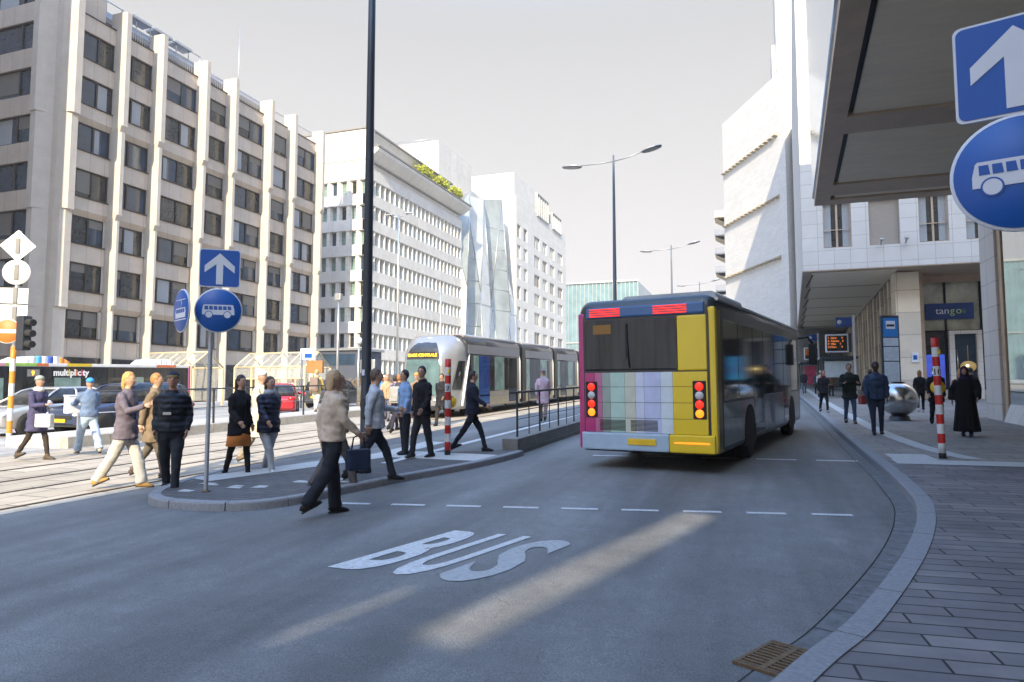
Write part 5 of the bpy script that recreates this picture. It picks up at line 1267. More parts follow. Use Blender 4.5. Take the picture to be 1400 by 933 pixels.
# yellow framed glass shelters on the left, gable end towards the street
def yshelter(x, y, w, label):
    t = thing('glass_shelter', (x, y, gz(x, y)), label, 'shelter', group='yellow framed glass shelters')
    D = 2.6; fr_ = MB(); gl_ = MB(); n_ = 4
    for i in range(n_+1):
        X = -w*i/n_
        for yy in (0, D): fr_.bev(X-.05, X+.05, yy-.05, yy+.05, 0, 2.45, .01)
        fr_.tube([(X, 0, 2.45), (X, D/2, 3.35), (X, D, 2.45)], .055, 6)
        if i < n_:
            Xb = -w*(i+1)/n_
            for a, b_ in ((0, D/2), (D, D/2)): gl_.add([(X-.06, a, 2.5), (Xb+.06, a, 2.5), (Xb+.06, b_, 3.38), (X-.06, b_, 3.38)], [(0, 1, 2, 3)])
            gl_.box(Xb+.06, X-.06, 0, .02, 1.75, 2.4)
            gl_.box(Xb+.06, X-.06, D, D+.02, .4, 2.4)
            fr_.tube([((X+Xb)/2, 0, 2.48), ((X+Xb)/2, D/2, 3.36)], .025, 5)
    for yy, z in ((0, 2.45), (D, 2.45), (D/2, 3.37), (0, 1.72)): fr_.tube([(0, yy, z), (-w, yy, z)], .05, 6)
    gl_.add([(.0, 0, 2.45), (0, D, 2.45), (0, D/2, 3.3)], [(0, 1, 2)])
    fr_.build('frame', M['yellow_frame'], t); gl_.build('glass', M['shelter_glass'], t); return t
yshelter(-25.2, 34.5, 5.2, 'yellow framed glass shelter with gabled roof, right one of two'); ys_ = yshelter(-37.6, 38.3, 4.6, 'yellow framed glass shelter partly hidden by the long bus, left one of two'); ys_.scale = (1.2, 1.2, 1.22)
sf_ = thing('bus_stop_pole', (-24.2, 32.8, gz(-24, 33)), 'white and blue stop flag on a pole before the yellow shelters', 'bus stop sign')
MB().lathe([(.06, 0), (.05, 3.1)], 12).build('pole', M['lamp_steel'], sf_); MB().bev(-.1, .85, -.03, .03, 2.75, 3.4, .03).build('flag', M['white_sign'], sf_); MB().box(.2, .7, -.036, -.031, 2.85, 3.1).build('blue_mark', M['blue_sign'], sf_)
MB().bev(.25, 1.3, .1, .3, 2.0, 2.7, .03).build('display', solid('brown orange display', (.35, .17, .06)), sf_)

# traffic light and sign backs at the left edge
tl_ = thing('traffic_light', (-18.1, 12.45, gz(-18, 12.4)), 'traffic light and cluster of bare sign backs on a striped pole at the left edge', 'traffic light')
b_ = MB(); n2 = 14
MB().loft([[(.065*math.cos(2*math.pi*q/16), .065*math.sin(2*math.pi*q/16), i*.32) for q in range(16)] for i in range(9)], mf=lambda i, k: i % 2).build('striped_sleeve', [M['wht'], solid('post orange', (.7, .25, .03))], tl_); MB().lathe([(.045, 2.56), (.045, 5.6)], 12).build('pole', M['sign_back'], tl_)
F_ = R(32)
def plate(mb, name, m, z, x=0, rz=F_, y=-.07):
    o = mb.build(name, m, tl_); o.location = (x*math.cos(rz), x*math.sin(rz)+0, z); o.rotation_euler = (0, 0, rz); return o
dm = MB().extr([(0, -.42), (.42, 0), (0, .42), (-.42, 0)], 'y', -.07, -.05); plate(dm, 'diamond_plate', M['sign_back'], 5.2)
dc = disc(.33).xf(Matrix.Translation((0, -.055, 0)) @ UPR); plate(dc, 'round_plate', M['sign_back'], 4.5)
plate(MB().bev(-.38, .3, -.07, -.05, -.42, -.02, .01), 'square_plate', M['sign_back'], 4.1); plate(MB().bev(-.38, .3, -.07, -.05, -.46, -.02, .01), 'square_plate', M['sign_back'], 3.66)
rb = MB()
for z in (5.2, 4.5, 3.9, 3.4): rb.box(-.05, .05, -.1, -.071, z-.2, z+.2)
rb.build('mounting_rail', M['soffit_dark'], tl_).rotation_euler = (0, 0, F_)
ne = disc(.32).xf(Matrix.Translation((-.12, -.09, 0)) @ UPR); o = plate(ne, 'no_entry_sign', M['wht'], 2.95)
f = disc(.3, .004).xf(Matrix.Translation((-.12, -.112, 0)) @ UPR); f.build('orange_face', M['orange'], o); MB().box(-.35, .11, -.121, -.1165, -.05, .05).build('white_bar', M['wht'], o)
hd3 = MB().bev(.2, .48, -.12, .12, 2.45, 3.35, .04); ho = hd3.build('signal_head', M['steel_dark'], tl_)
vs_ = MB()
for z in (2.62, 2.9, 3.18): vs_.tube([(.45, 0, z), (.68, 0, z-.02)], [.1, .09], 12)
vs_.build('visor', M['rubber'], ho); MB().box(.0, .2, -.03, .03, 2.85, 2.92).build('bracket', M['steel_dark'], tl_)

# slim poles near the white block
for nm, x, y, h, lab in (('camera_pole', -22.7, 34.1, 6.3, 'slim pale pole with a camera box left of the tall mast'), ('lamp_pole', -24.1, 43.7, 13.6, 'tall slender lamp pole between the tall mast and the tram'), ('signal_pole', -21.6, 34.6, 3.7, 'short white signal pole with a box sign'), ('catenary_pole', -18.2, 38.5, 7.2, 'grey overhead-line pole just left of the tram front')):
    t = thing(nm, (x, y, gz(x, y)), lab, 'pole'); MB().lathe([(.09, 0), (.07, h*.5), (.05, h)], 14).build('pole', M['metal_light'], t)
    if nm == 'lamp_pole':
        q = MB(); q.tube([(0, 0, h-.2), (-.8, 0, h)], .03, 6); q.tube([(0, 0, h-.2), (.8, 0, h)], .03, 6); q.bev(-1.1, -.5, -.15, .15, h, h+.08, .03); q.bev(.5, 1.1, -.15, .15, h, h+.08, .03); q.build('lamp_head', M['metal_light'], t)
    elif nm == 'camera_pole': MB().bev(-.2, .2, -.15, .15, h-.1, h+.3, .04).build('camera_box', M['metal_light'], t)
    elif nm == 'signal_pole': q = MB(); q.bev(.15, 1.1, -.06, .06, 1.9, 2.7, .04); q.build('box_sign', M['metal_light'], t); MB().ball((0, 0, h+.1), .22, 12, 8).build('globe', M['wht'], t)
# dark site hoarding and brown hedge by the white block
hb = thing('dark_kiosk', (-34, 52, gz(-34, 52)), 'dark blue-grey kiosk between the stone block and the white finned block', 'kiosk')
MB().bev(-2.6, 1.5, 0, 4, 0, 4.4, .05).build('shell', solid('kiosk slate', (.06, .07, .1), .6), hb); MB().box(-2.7, 1.7, -.2, 4.2, 4.4, 4.6).build('roof', M['metal_light'], hb); MB().bev(-2.3, 1.2, -.04, 0, 3.1, 4.1, .02).build('window', M['glassA'], hb)
leafy('hedge', (-24.4, 41, gz(-24, 41)+.7), (3.2, .9, .55), 1300, M['shrub_brown'], 'clipped brown winter hedge in a planter left of the tall mast', 'hedge', None, .1, 5)
pb_ = thing('planter', (-24.4, 41, gz(-24, 41)), 'low dark planter box under the brown hedge', 'planter'); MB().bev(-3.2, 3.2, -.9, .9, 0, .72, .03).build('box', M['soffit_dark'], pb_)
# ================================================================ PEOPLE
def skinmat(c): return solid('skin %.2f' % c[0], c, .55, var=.06, scale=20)
def cloth(n, c, r=.85, quilt=0):
    k = 'cloth '+n
    if k not in M:
        M[k] = mat(k, c, r, var=.22, scale=6, bump=.9, bscale=11, spec=.2)
        if quilt:
            t = M[k].node_tree; b = t.nodes['Principled BSDF']; w = t.nodes.new('ShaderNodeTexWave'); w.bands_direction = 'Z'; w.inputs['Scale'].default_value = 3.6; w.inputs['Distortion'].default_value = .5
            tcn = t.nodes.new('ShaderNodeTexCoord'); t.links.new(tcn.outputs['Object'], w.inputs['Vector'])
            bp = t.nodes.new('ShaderNodeBump'); bp.inputs['Strength'].default_value = .55; bp.inputs['Distance'].default_value = .02
            t.links.new(w.outputs['Fac'], bp.inputs['Height']); t.links.new(bp.outputs[0], b.inputs['Normal'])
    return M[k]
MAPB = {}
from mathutils import noise as mn
def folds(mb, amp=.014, sd=0):
    out = []
    for v in mb.v:
        n1 = mn.noise(Vector((v[0]*7+sd, v[1]*7, v[2]*11))); n2 = mn.noise(Vector((v[0]*17, v[1]*17+sd, v[2]*23))); r = math.hypot(v[0], v[1])+1e-4
        k = amp*(n1+.45*n2); out.append((v[0]+v[0]/r*k, v[1]+v[1]/r*k, v[2]+k*.4))
    mb.v = out; return mb
def person(loc, face, label, H=1.75, legs=((18, 8), (-16, 14)), arms=((-18, 8, 20), (20, 8, 25)), top=('coat', (.03, .03, .04)), hem=.86, low=('trousers', (.02, .025, .04)),
           shoes=(.015, .015, .015), hair=(.03, .02, .015), hairlen=0, hat=None, skin=(.42, .25, .18), build=1.0, head=(0, 0), female=False, far=False, group=None, quilt=0, scarf=None, tights=None, robe=False, hood=False, hatband=None, zoff=0.0, soles=None):
    """legs: (thigh swing, knee bend) for left and right; arms: (swing, spread, elbow bend)"""
    s = H/1.75; vox = .026 if far else .017
    t = thing('person', (loc[0], loc[1], gz(loc[0], loc[1])+zoff), label, 'person', rz=face, group=group)
    sw = .172*(.92 if female else 1)*build
    hipz = .93
    J = {}
    for i, sd in enumerate((-1, 1)):
        a, k = legs[i]; a, k = R(a), R(k); h = Vector((sd*.088, 0, hipz-.03)); kn = h+Vector((sd*.008, .43*math.sin(a), -.43*math.cos(a))); an = kn+Vector((0, .41*math.sin(a-k), -.41*math.cos(a-k))); J[sd] = [h, kn, an, a-k]
    low_ = min(J[-1][2].z, J[1][2].z); dz = .085-low_
    for sd in (-1, 1):
        for q in range(3): J[sd][q] = J[sd][q]+Vector((0, 0, dz))
    D = Vector((0, 0, dz)); lean = .03
    A = {}
    for i, sd in enumerate((-1, 1)):
        a, ab, e = [R(v) for v in arms[i]]; sh = Vector((sd*sw, 0, 1.405))+D
        el = sh+.285*Vector((sd*math.sin(ab), math.sin(a)*math.cos(ab), -math.cos(a)*math.cos(ab))); fa = a+e
        inn = -.25 if e > R(60) else -.02
        wr = el+.245*Vector((sd*inn, math.sin(fa)*(1-abs(inn)*.3), -math.cos(fa))).normalized(); A[sd] = [sh, el, wr]
    T = lambda z, y=0: Vector((0, y, z))+D
    tor = [(T(.86), (.155, .11)), (T(.95), (.168, .118)), (T(1.08), (.14*build, .1*build)), (T(1.22), (.158*build, .115*build)), (T(1.34, .005), (.172*build, .112*build)), (T(1.415), (.13, .085)), (T(1.47, .0), (.062, .06)), (T(1.54, .012), (.054, .056))]
    hc = Vector((0, .025, 1.645))+D
    def body():
        b = MB(); b.tube([p for p, r in tor], [r for p, r in tor], 16, ref=(1, 0, 0))
        for sd in (-1, 1):
            h, k, a, fa = J[sd]; b.tube([h+Vector((0, 0, .04)), h-Vector((0, 0, .1)), k, k-(k-a)*.3, a], [.078, .072, .045, .044, .03], 10)
            b.ball((a.x, a.y+.01, a.z-.025), (.026, .04, .024), 10, 6)
            sh, el, wr = A[sd]; b.ball(sh-Vector((sd*.02, 0, .02)), (.05, .05, .05), 10, 7); b.tube([sh, el, wr], [.048, .038, .028], 10)
        b.ball(hc, (.073, .088, .108), 16, 12); b.ball(hc+Vector((0, .02, -.06)), (.05, .058, .055), 12, 8); b.ball(hc+Vector((0, .088, -.012)), (.012, .02, .022), 8, 6)
        for sd in (-1, 1): b.ball(hc+Vector((sd*.073, -.005, -.01)), (.012, .018, .028), 8, 6)
        o = remesh(b, vox*.85 if not far else vox, 2)
        for sd in (-1, 1):     # hands: palm, four fingers, a thumb
            sh, el, wr = A[sd]; d = (wr-el).normalized(); side = Vector((0, 1, 0)); side = (side-d*side.dot(d)).normalized(); nrm = d.cross(side)
            o.tube([wr-d*.02, wr+d*.03, wr+d*.085], [(.026, .02), (.018, .036), (.016, .04)], 8, ref=nrm[:])
            for f in range(4):
                st_ = wr+d*.08+side*(.03-.02*f); Lf = (.066, .075, .07, .055)[f]; cu = -nrm*sd if False else (-nrm if sd > 0 else nrm)
                o.tube([st_, st_+d*Lf*.5+cu*.006, st_+d*Lf*.9+cu*.026], [.009, .0085, .006], 6)
            o.tube([wr+d*.025+side*.03, wr+d*.055+side*.052, wr+d*.085+side*.058], [.012, .011, .008], 6)
        for sd in (-1, 1): o.ball(hc+Vector((sd*.028, .083, .012)), (.011, .006, .007), 8, 6, 1)
        o.ball(hc+Vector((0, .079, -.055)), (.022, .006, .006), 8, 6, 2)
        for sd in (-1, 1): o.ball(hc+Vector((sd*.029, .086, .032)), (.016, .004, .004), 8, 5, 3)
        return o
    rot = Matrix.Translation(hc) @ Matrix.Rotation(R(head[0]), 4, 'Z') @ Matrix.Rotation(R(head[1]), 4, 'X') @ Matrix.Translation(-hc)
    o = body()
    if head != (0, 0):
        o.v = [tuple(rot @ Vector(v)) if v[2] > hc.z-.09 else v for v in o.v]
    sc = Matrix.Scale(s, 4)
    def fin(mb, name, m): mb.xf(sc); return mb.build(name, m, t)
    fin(o, 'body', [skinmat(skin), solid('eye dark', (.02, .015, .012), .3), solid('lip', (.3, .1, .09), .5), solid('brow %.2f' % hair[0], hair, .9)])
    # trousers or skirt or robe
    wide = 1.0
    if robe:
        r = MB(); y = J[1][2].y*.5+J[-1][2].y*.5
        r.tube([T(1.46), T(1.38), T(1.2), T(1.0), T(.7, y*.2), T(.4, y*.4), T(.13-dz, y*.6)], [(.09, .08), (.19, .13), (.2, .15), (.21, .17), (.24, .2), (.27, .23), (.3, .25)], 24, ref=(1, 0, 0))
        for sd in (-1, 1): sh, el, wr = A[sd]; r.tube([sh, el, wr], [.075, .08, .09], 12)
        rr_ = remesh(r, vox*1.2, 4); rn = random.Random(5)
        rr_.v = [(v[0]*(1+.035*math.sin(14*math.atan2(v[1], v[0]))*max(0, 1.1-v[2])), v[1]*(1+.05*math.sin(14*math.atan2(v[1], v[0]))*max(0, 1.1-v[2])), v[2]) for v in rr_.v]
        fin(rr_, 'robe', cloth('robe', top[1]))
    else:
        r = MB(); lw = low[0]; k_ = {'trousers': (.098, .075, .062, .06), 'jeans': (.092, .066, .054, .05), 'wide': (.1, .085, .08, .085), 'tights': (.085, .058, .052, .04)}.get(lw if lw in ('trousers', 'jeans', 'wide') else 'tights')
        for sd in (-1, 1):
            h, k, a, fa = J[sd]; end = a+Vector((0, 0, -.02 if lw != 'tights' else 0)); r.tube([h+Vector((0, 0, .08)), h-Vector((0, 0, .12)), k, k-(k-a)*.45, end], [k_[0]*.95, k_[0], k_[1], k_[2], k_[3]], 12)
        r.tube([T(.8), T(.86), T(.95), T(1.03)], [(.13, .1), (.17, .125), (.178, .128), (.15, .11)], 16, ref=(1, 0, 0))
        fin(folds(remesh(r, vox, 2), .012, loc[0]), 'trousers' if lw in ('trousers', 'jeans', 'wide') else 'tights', cloth(lw+' %.3f %.3f' % (low[1][0], low[1][2]), low[1]))
        if lw == 'skirt': 
            q = MB().tube([T(.96), T(.75), T(.55)], [(.17, .13), (.2, .16), (.22, .19)], 20, ref=(1, 0, 0)); fin(q, 'skirt', cloth('skirt pattern', low[2]) if len(low) > 2 else cloth('skirt', low[1]))
        # coat or jacket
        g = .022 if top[0] == 'shirt' else (.034 if top[0] in ('puffer',) else .028); r = MB(); wst = build
        hp = [(T(hem), (.17+g+max(0, .86-hem)*.12, .125+g+max(0, .86-hem)*.1))]
        if hem < .8: hp.append((T(.86), (.172+g, .125+g)))
        hp += [(T(.97), (.168+g, .118+g)), (T(1.08), (.145*wst+g, .105*wst+g)), (T(1.22), (.16*wst+g, .118*wst+g)), (T(1.34, .005), (.172*wst+g, .112*wst+g)), (T(1.425), (.135+g*.7, .085+g*.7)), (T(1.475), (.07+g*.6, .068+g*.5)), (T(1.51, .008), (.062+g*.4, .062+g*.5))]
        r.tube([p for p, q in hp], [q for p, q in hp], 20, ref=(1, 0, 0))
        for sd in (-1, 1):
            sh, el, wr = A[sd]; r.ball(sh-Vector((sd*.022, 0, .02)), .056+g*.5, 10, 7); r.tube([sh-Vector((sd*.006, 0, .012)), sh.lerp(el, .4), el, wr+(wr-el).normalized()*.005], [.046+g*.75, .046+g*.75, .039+g*.7, .032+g*.5], 12)
        fin(folds(remesh(r, vox, 2), .018, loc[0]), {'puffer': 'puffer_jacket', 'coat': 'coat', 'jacket': 'jacket', 'shirt': 'shirt'}[top[0]], cloth(top[0]+' %.3f %.3f' % (top[1][0], top[1][2]), top[1], .5 if top[0] == 'puffer' else .85, 1 if top[0] == 'puffer' else 0))
        if top[0] in ('puffer', 'coat', 'jacket'):
            z_ = MB().tube([T(hem+.02, .13+g), T(1.08, .107*wst+g), T(1.3, .118*wst+g), T(1.43, .085+g*.7)], .006, 5); fin(z_, 'zip', M['rubber'])
    for sd in (-1, 1):
        h, k, a, fa = J[sd]; f = MB(); c = Vector((a.x, a.y, a.z)); tilt = max(-.6, min(.6, fa*.7)) if a.z-.085 > .02 or abs(fa) > .05 else 0
        def P(y, z): return Vector((0, y*math.cos(-tilt)-z*math.sin(-tilt), y*math.sin(-tilt)+z*math.cos(-tilt)))
        if a.z < .09: tilt = 0
        f.tube([c+P(-.075, -.05), c+P(-.06, -.035), c+P(.0, -.028), c+P(.07, -.045), c+P(.14, -.058), c+P(.175, -.064)], [(.028, .03), (.038, .045), (.041, .055), (.045, .038), (.042, .026), (.02, .014)], 12, ref=(1, 0, 0))
        f.tube([c+Vector((0, 0, -.03)), c+Vector((0, -.005, .04))], [.042, .046], 10)
        so_ = MB(); so_.tube([c+P(-.085, -.074), c+P(0, -.074), c+P(.09, -.076), c+P(.18, -.076)], [(.03, .011), (.036, .011), (.046, .011), (.025, .009)], 10, 1, ref=(1, 0, 0)); f.merge(so_)
        fin(f, 'shoe', [cloth('shoe %.2f %.2f' % (shoes[0], shoes[2]), shoes, .5), solid('sole %s' % (soles is None), soles or (.02, .02, .02), .7)])
    # hair, hat, scarf
    if robe:
        r = MB(); r.ball(hc+Vector((0, -.015, .01)), (.1, .105, .13), 16, 10); r.tube([hc+Vector((0, -.02, -.06)), T(1.5), T(1.42)], [(.1, .1), (.11, .1), (.18, .13)], 14, ref=(1, 0, 0)); q = remesh(r, .016, 2)
        fc_ = hc+Vector((0, .11, -.01))
        q.v = [tuple(Vector(v)+Vector((0, -.045*max(0, 1-(((v[0]-fc_.x)/.058)**2+((v[2]-fc_.z)/.08)**2))**.4 if v[1] > hc.y+.02 else 0, 0))) for v in q.v]
        q.v = [v for v in q.v]; fin(q, 'headscarf', cloth('headscarf', (.02, .012, .035)))
        f2 = MB().ball(hc+Vector((0, .062, -.012)), (.052, .035, .072), 14, 9); f2.ball(hc+Vector((0, .098, -.02)), (.01, .012, .018), 8, 6)
        for sd in (-1, 1): f2.ball(hc+Vector((sd*.022, .094, .012)), (.01, .005, .006), 8, 5, 1)
        f2.ball(hc+Vector((0, .094, -.05)), (.018, .005, .005), 8, 5, 2)
        fin(f2, 'face', [skinmat(skin), solid('eye dark', (.02, .015, .012)), solid('lip', (.3, .1, .09))])
    elif hood:
        r = MB(); r.ball(hc+Vector((0, -.02, .005)), (.115, .115, .135), 14, 9); r.ball(hc+Vector((0, -.01, -.1)), (.1, .1, .06), 12, 7); q = remesh(r, .018, 2); q.v = [tuple(Vector(v)+Vector((0, -.075 if (v[1] > hc.y+.045 and abs(v[0]) < .08) else 0, 0))) for v in q.v]; fin(q, 'hood', cloth('hood %.2f' % hood[0], hood))
    else:
        if not hat or hairlen:
            r = MB(); r.ball(hc+Vector((0, -.018, .02)), (.083, .094, .11), 16, 10)
            if hairlen: r.tube([hc+Vector((0, -.05, .02)), hc+Vector((0, -.065, -.1)), hc+Vector((0, -.06, -.1-hairlen))], [(.085, .055), (.08, .045), (.05, .03)], 12, ref=(1, 0, 0))
            q = remesh(r, .016, 1)
            def hf(v):
                v = Vector(v)
                if v.y > hc.y+.035 and v.z < hc.z+.055: v.y = hc.y+.035-(v.y-hc.y-.035)*.2
                return tuple(v+Vector((random.uniform(-.006, .006), random.uniform(-.006, .006), random.uniform(-.006, .006))))
            q.v = [tuple(rot @ Vector(hf(v))) for v in q.v]; fin(q, 'hair', mat_h(hair))
        if hat:
            r = MB(); r.tube([hc+Vector((0, -.008, .03)), hc+Vector((0, -.012, .07)), hc+Vector((0, -.016, .105)), hc+Vector((0, -.018, .13))], [(.084, .098), (.083, .096), (.068, .08), (.03, .035)], 18, ref=(1, 0, 0)); r.xf(rot); fin(r, 'hat', cloth('hat %.2f %.2f' % (hat[0], hat[2]), hat))
            if hatband: r = MB(); r.tube([hc+Vector((0, -.009, .035)), hc+Vector((0, -.01, .062))], [(.087, .101), (.087, .1)], 18, ref=(1, 0, 0), caps=False); r.xf(rot); fin(r, 'hat_stripe', cloth('hat stripe', hatband))
    if scarf: r = MB(); r.tube([T(1.44), T(1.48, .01), T(1.53, .012)], [(.1, .095), (.105, .1), (.085, .085)], 16, ref=(1, 0, 0)); fin(r, 'scarf', cloth('scarf %.2f' % scarf[0], scarf))
    MAPB[t.name] = (t, [A[-1][2]*s, A[1][2]*s, T(1.2)*s, s]); return t
def mat_h(c):
    k = 'hair %.2f' % c[0]
    if k not in M: M[k] = mat(k, c, .55, var=.4, scale=9, stretch=(14, 14, 1), bump=.3)
    return M[k]
def held(p, idx, kind, col, label, cat, size=(.3, .14, .24)):
    """bag hanging from a hand (0 left, 1 right) or on the back (2)"""
    t, pts = MAPB[p.name]; w = t.matrix_basis @ pts[idx]
    o = thing(kind, (w.x, w.y, w.z-.05), label, cat, rz=t.rotation_euler.z); L_, D_, H_ = size; b = MB()
    if idx == 2:
        off = Vector((0, -.2, 0)); b.bev(-L_/2, L_/2, -.2-D_, -.17, -H_/2, H_/2, .06); q = b; q.build('bag_body', cloth('bag %.2f %.2f' % (col[0], col[2]), col), o)
        s_ = MB()
        for sd in (-1, 1): s_.tube([(sd*.1, -.18, H_/2-.02), (sd*.12, -.05, H_/2+.06), (sd*.12, .12, H_/2-.06), (sd*.13, .12, -.02)], .014, 6)
        s_.build('strap', cloth('bag %.2f %.2f' % (col[0], col[2]), col), o)
        MB().bev(-L_*.35, L_*.35, -.235-D_, -.19-D_, -H_*.38, H_*.02, .02).build('pocket', cloth('bag %.2f %.2f' % (col[0], col[2]), col), o)
    else:
        b.bev(-D_/2, D_/2, -L_/2, L_/2, -H_-.14, -.14, .03); b.build('bag_body', cloth('bag %.2f %.2f' % (col[0], col[2]), col, .6), o)
        MB().tube([(0, -L_*.3, -.15), (0, -L_*.22, .0), (0, 0, .035), (0, L_*.22, 0), (0, L_*.3, -.15)], .01, 6).build('handle', M['rubber'], o)
    return o
PV = .12
FC = 180        # facing back towards the camera, in degrees of rotation about z
w1 = ((17, 6), (-14, 20)); w2 = ((-14, 20), (17, 5)); stand = ((2, 2), (-2, 3)); aw = ((-22, 8, 15), (24, 8, 25)); ab = ((22, 8, 25), (-22, 8, 15)); pk = ((-12, 9, 40), (-12, 9, 40))
# --- the island and crossing
p5 = person((-8.18, 8.0), R(FC+35), 'man in black quilted jacket and striped beanie walking beside the sign post on the island', 1.77, ((14, 6), (-12, 14)), pk, ('puffer', (.013, .016, .024)), .88, ('trousers', (.022, .025, .032)), hair=(.04, .03, .02), hat=(.03, .035, .06), hatband=(.3, .24, .1), zoff=.0, build=1.02, head=(0, 6), skin=(.36, .19, .13))
MB().bev(-.02, .09, .185, .2, 1.16, 1.2, .004).build('jacket_logo', M['metal_light'], p5)
p3 = person((-9.25, 8.15), R(-72), 'blond person in mauve jacket, pale trousers and tan shoes striding to the right', 1.8, ((18, 5), (-18, 16)), ((-20, 10, 30), (30, 10, 80)), ('jacket', (.14, .12, .15)), .74, ('wide', (.5, .48, .45)), shoes=(.42, .24, .07), hair=(.5, .3, .1), hairlen=.06, skin=(.5, .32, .22))
p4 = person((-9.75, 9.15), R(-60), 'person in brown coat half hidden behind the man in the black quilted jacket', 1.78, w2, ab, ('coat', (.2, .15, .1)), .6, ('trousers', (.12, .1, .08)), shoes=(.08, .06, .05), hair=(.4, .2, .07), skin=(.5, .33, .24))
p6 = person((-8.2, 9.45), R(-100), 'woman in short black coat, orange patterned skirt and black boots behind the sign post', 1.72, ((12, 5), (-10, 10)), ((-10, 8, 40), (10, 8, 40)), ('coat', (.012, .012, .015)), .72, ('skirt', (.015, .015, .015), (.6, .22, .06)), shoes=(.012, .012, .012), hair=(.02, .012, .01), hairlen=.18, female=True)
p7 = person((-8.0, 9.95), R(-110), 'person in navy hooded jacket and pale jeans with white ankle boots', 1.74, ((-16, 10), (24, 4)), aw, ('puffer', (.02, .024, .045)), .78, ('jeans', (.34, .36, .38)), shoes=(.7, .7, .68), hair=(.05, .03, .02), hairlen=.1, scarf=(.3, .32, .36))
p7b = person((-9.3, 11.3), R(-80), 'person in cream coat and white woolly hat behind the woman in the patterned skirt', 1.82, w1, aw, ('coat', (.62, .56, .45)), .5, ('trousers', (.3, .26, .2)), hat=(.75, .73, .7), hair=(.3, .2, .1), shoes=(.2, .15, .1))
p8 = person((-4.95, 7.35), R(-35), 'person in beige coat with navy shoulder bag stepping off the kerb before the tall mast', 1.76, ((8, 3), (-14, 22)), ((-16, 10, 25), (14, 12, 35)), ('coat', (.52, .42, .33)), .88, ('wide', (.02, .022, .03)), hair=(.48, .34, .2), hairlen=.06, shoes=(.012, .012, .012))
held(p8, 1, 'shoulder_bag', (.02, .03, .06), 'navy shoulder bag carried by the person in beige coat', 'bag', (.3, .12, .26))
p8b = person((-5.9, 8.9), R(-35), 'person in tan puffy jacket close behind the one in beige coat', 1.74, ((-18, 14), (20, 6)), ab, ('puffer', (.48, .34, .22)), .88, ('trousers', (.1, .09, .09)), hair=(.35, .2, .1), hairlen=.06, shoes=(.05, .05, .05))
p9 = person((-5.5, 9.3), R(-60), 'person in pale grey jacket and dark trousers stepping right past the tall mast', 1.74, ((24, 8), (-22, 16)), ((24, 10, 60), (-20, 10, 20)), ('jacket', (.42, .45, .5)), .84, ('trousers', (.02, .024, .035)), hair=(.1, .07, .05), shoes=(.012, .012, .012), zoff=.1)
p10 = person((-6.15, 12.2), R(-200), 'man in black jacket and white-soled trainers beside the left striped post', 1.78, ((-8, 6), (14, 4)), ((10, 8, 30), (-6, 8, 20)), ('jacket', (.012, .012, .015)), .8, ('trousers', (.025, .025, .03)), hair=(.015, .012, .01), shoes=(.02, .02, .025), soles=(.7, .7, .7), build=1.08, zoff=.1, head=(25, 0))
p10b = person((-6.75, 12.6), R(-215), 'person in light blue jacket behind the man in black beside the striped post', 1.7, stand, stand_ if False else ((5, 8, 20), (-5, 8, 20)), ('jacket', (.22, .34, .55)), .84, ('trousers', (.02, .02, .025)), hair=(.02, .015, .01), zoff=.1)
p11 = person((-5.6, 13.45), R(-75), 'person all in dark clothes walking right, just right of the left striped post', 1.72, ((22, 6), (-22, 14)), ((-24, 8, 20), (26, 8, 30)), ('jacket', (.018, .02, .035)), .82, ('jeans', (.018, .02, .03)), hair=(.02, .015, .01), shoes=(.01, .01, .01), zoff=.1)
p13 = person((-6.9, 23.0), R(10), 'person in pale mauve coat behind the guard rail with back to the camera', 1.8, w1, aw, ('coat', (.5, .38, .46)), .6, ('trousers', (.2, .15, .14)), hair=(.2, .12, .08), hat=(.3, .2, .25), zoff=.1)
# --- the sunlit tram way
p1 = person((-14.3, 10.4), R(-80), 'person in navy coat, knitted hat and white fur collar at the far left edge', 1.76, w1, ((-15, 10, 20), (20, 10, 75)), ('coat', (.07, .065, .13)), .6, ('tights', (.05, .04, .035)), shoes=(.09, .07, .05), hat=(.3, .34, .3), scarf=(.7, .66, .6), hair=(.2, .15, .1))
held(p1, 1, 'handbag', (.62, .62, .62), 'white handbag held by the person in navy coat at the far left', 'bag', (.36, .14, .28))
p2 = person((-14.3, 11.6), R(70), 'person in blue cap and light blue jeans walking left with a large white box', 1.74, ((24, 4), (-26, 10)), ((38, 10, 50), (30, 10, 60)), ('jacket', (.14, .2, .32)), .88, ('wide', (.38, .47, .58)), shoes=(.35, .3, .25), hat=(.06, .3, .65), hair=(.2, .12, .08))
tb_, pt_ = MAPB[p2.name]; c_ = tb_.matrix_basis @ ((pt_[0]+pt_[1])/2)
bx = thing('carried_box', (c_.x, c_.y, c_.z), 'large white box carried by the person in blue cap', 'box', rz=p2.rotation_euler.z); MB().bev(-.3, .3, .0, .3, -.22, .2, .02).build('carton', M['white_sign'], bx); MB().bev(-.31, .31, -.01, .31, .17, .21, .01).build('lid', M['white_sign'], bx)
p12 = person((-17.1, 24.2), R(15), 'person in yellow coat carrying a taupe backpack on the lit platform', 1.74, w1, aw, ('coat', (.62, .45, .16)), .8, ('trousers', (.6, .58, .52)), shoes=(.3, .25, .2), hair=(.55, .35, .15), zoff=.26)
held(p12, 2, 'backpack', (.22, .17, .15), 'taupe backpack on the back of the person in yellow coat', 'bag', (.36, .16, .6))
crowd = 'people crossing before the tram'
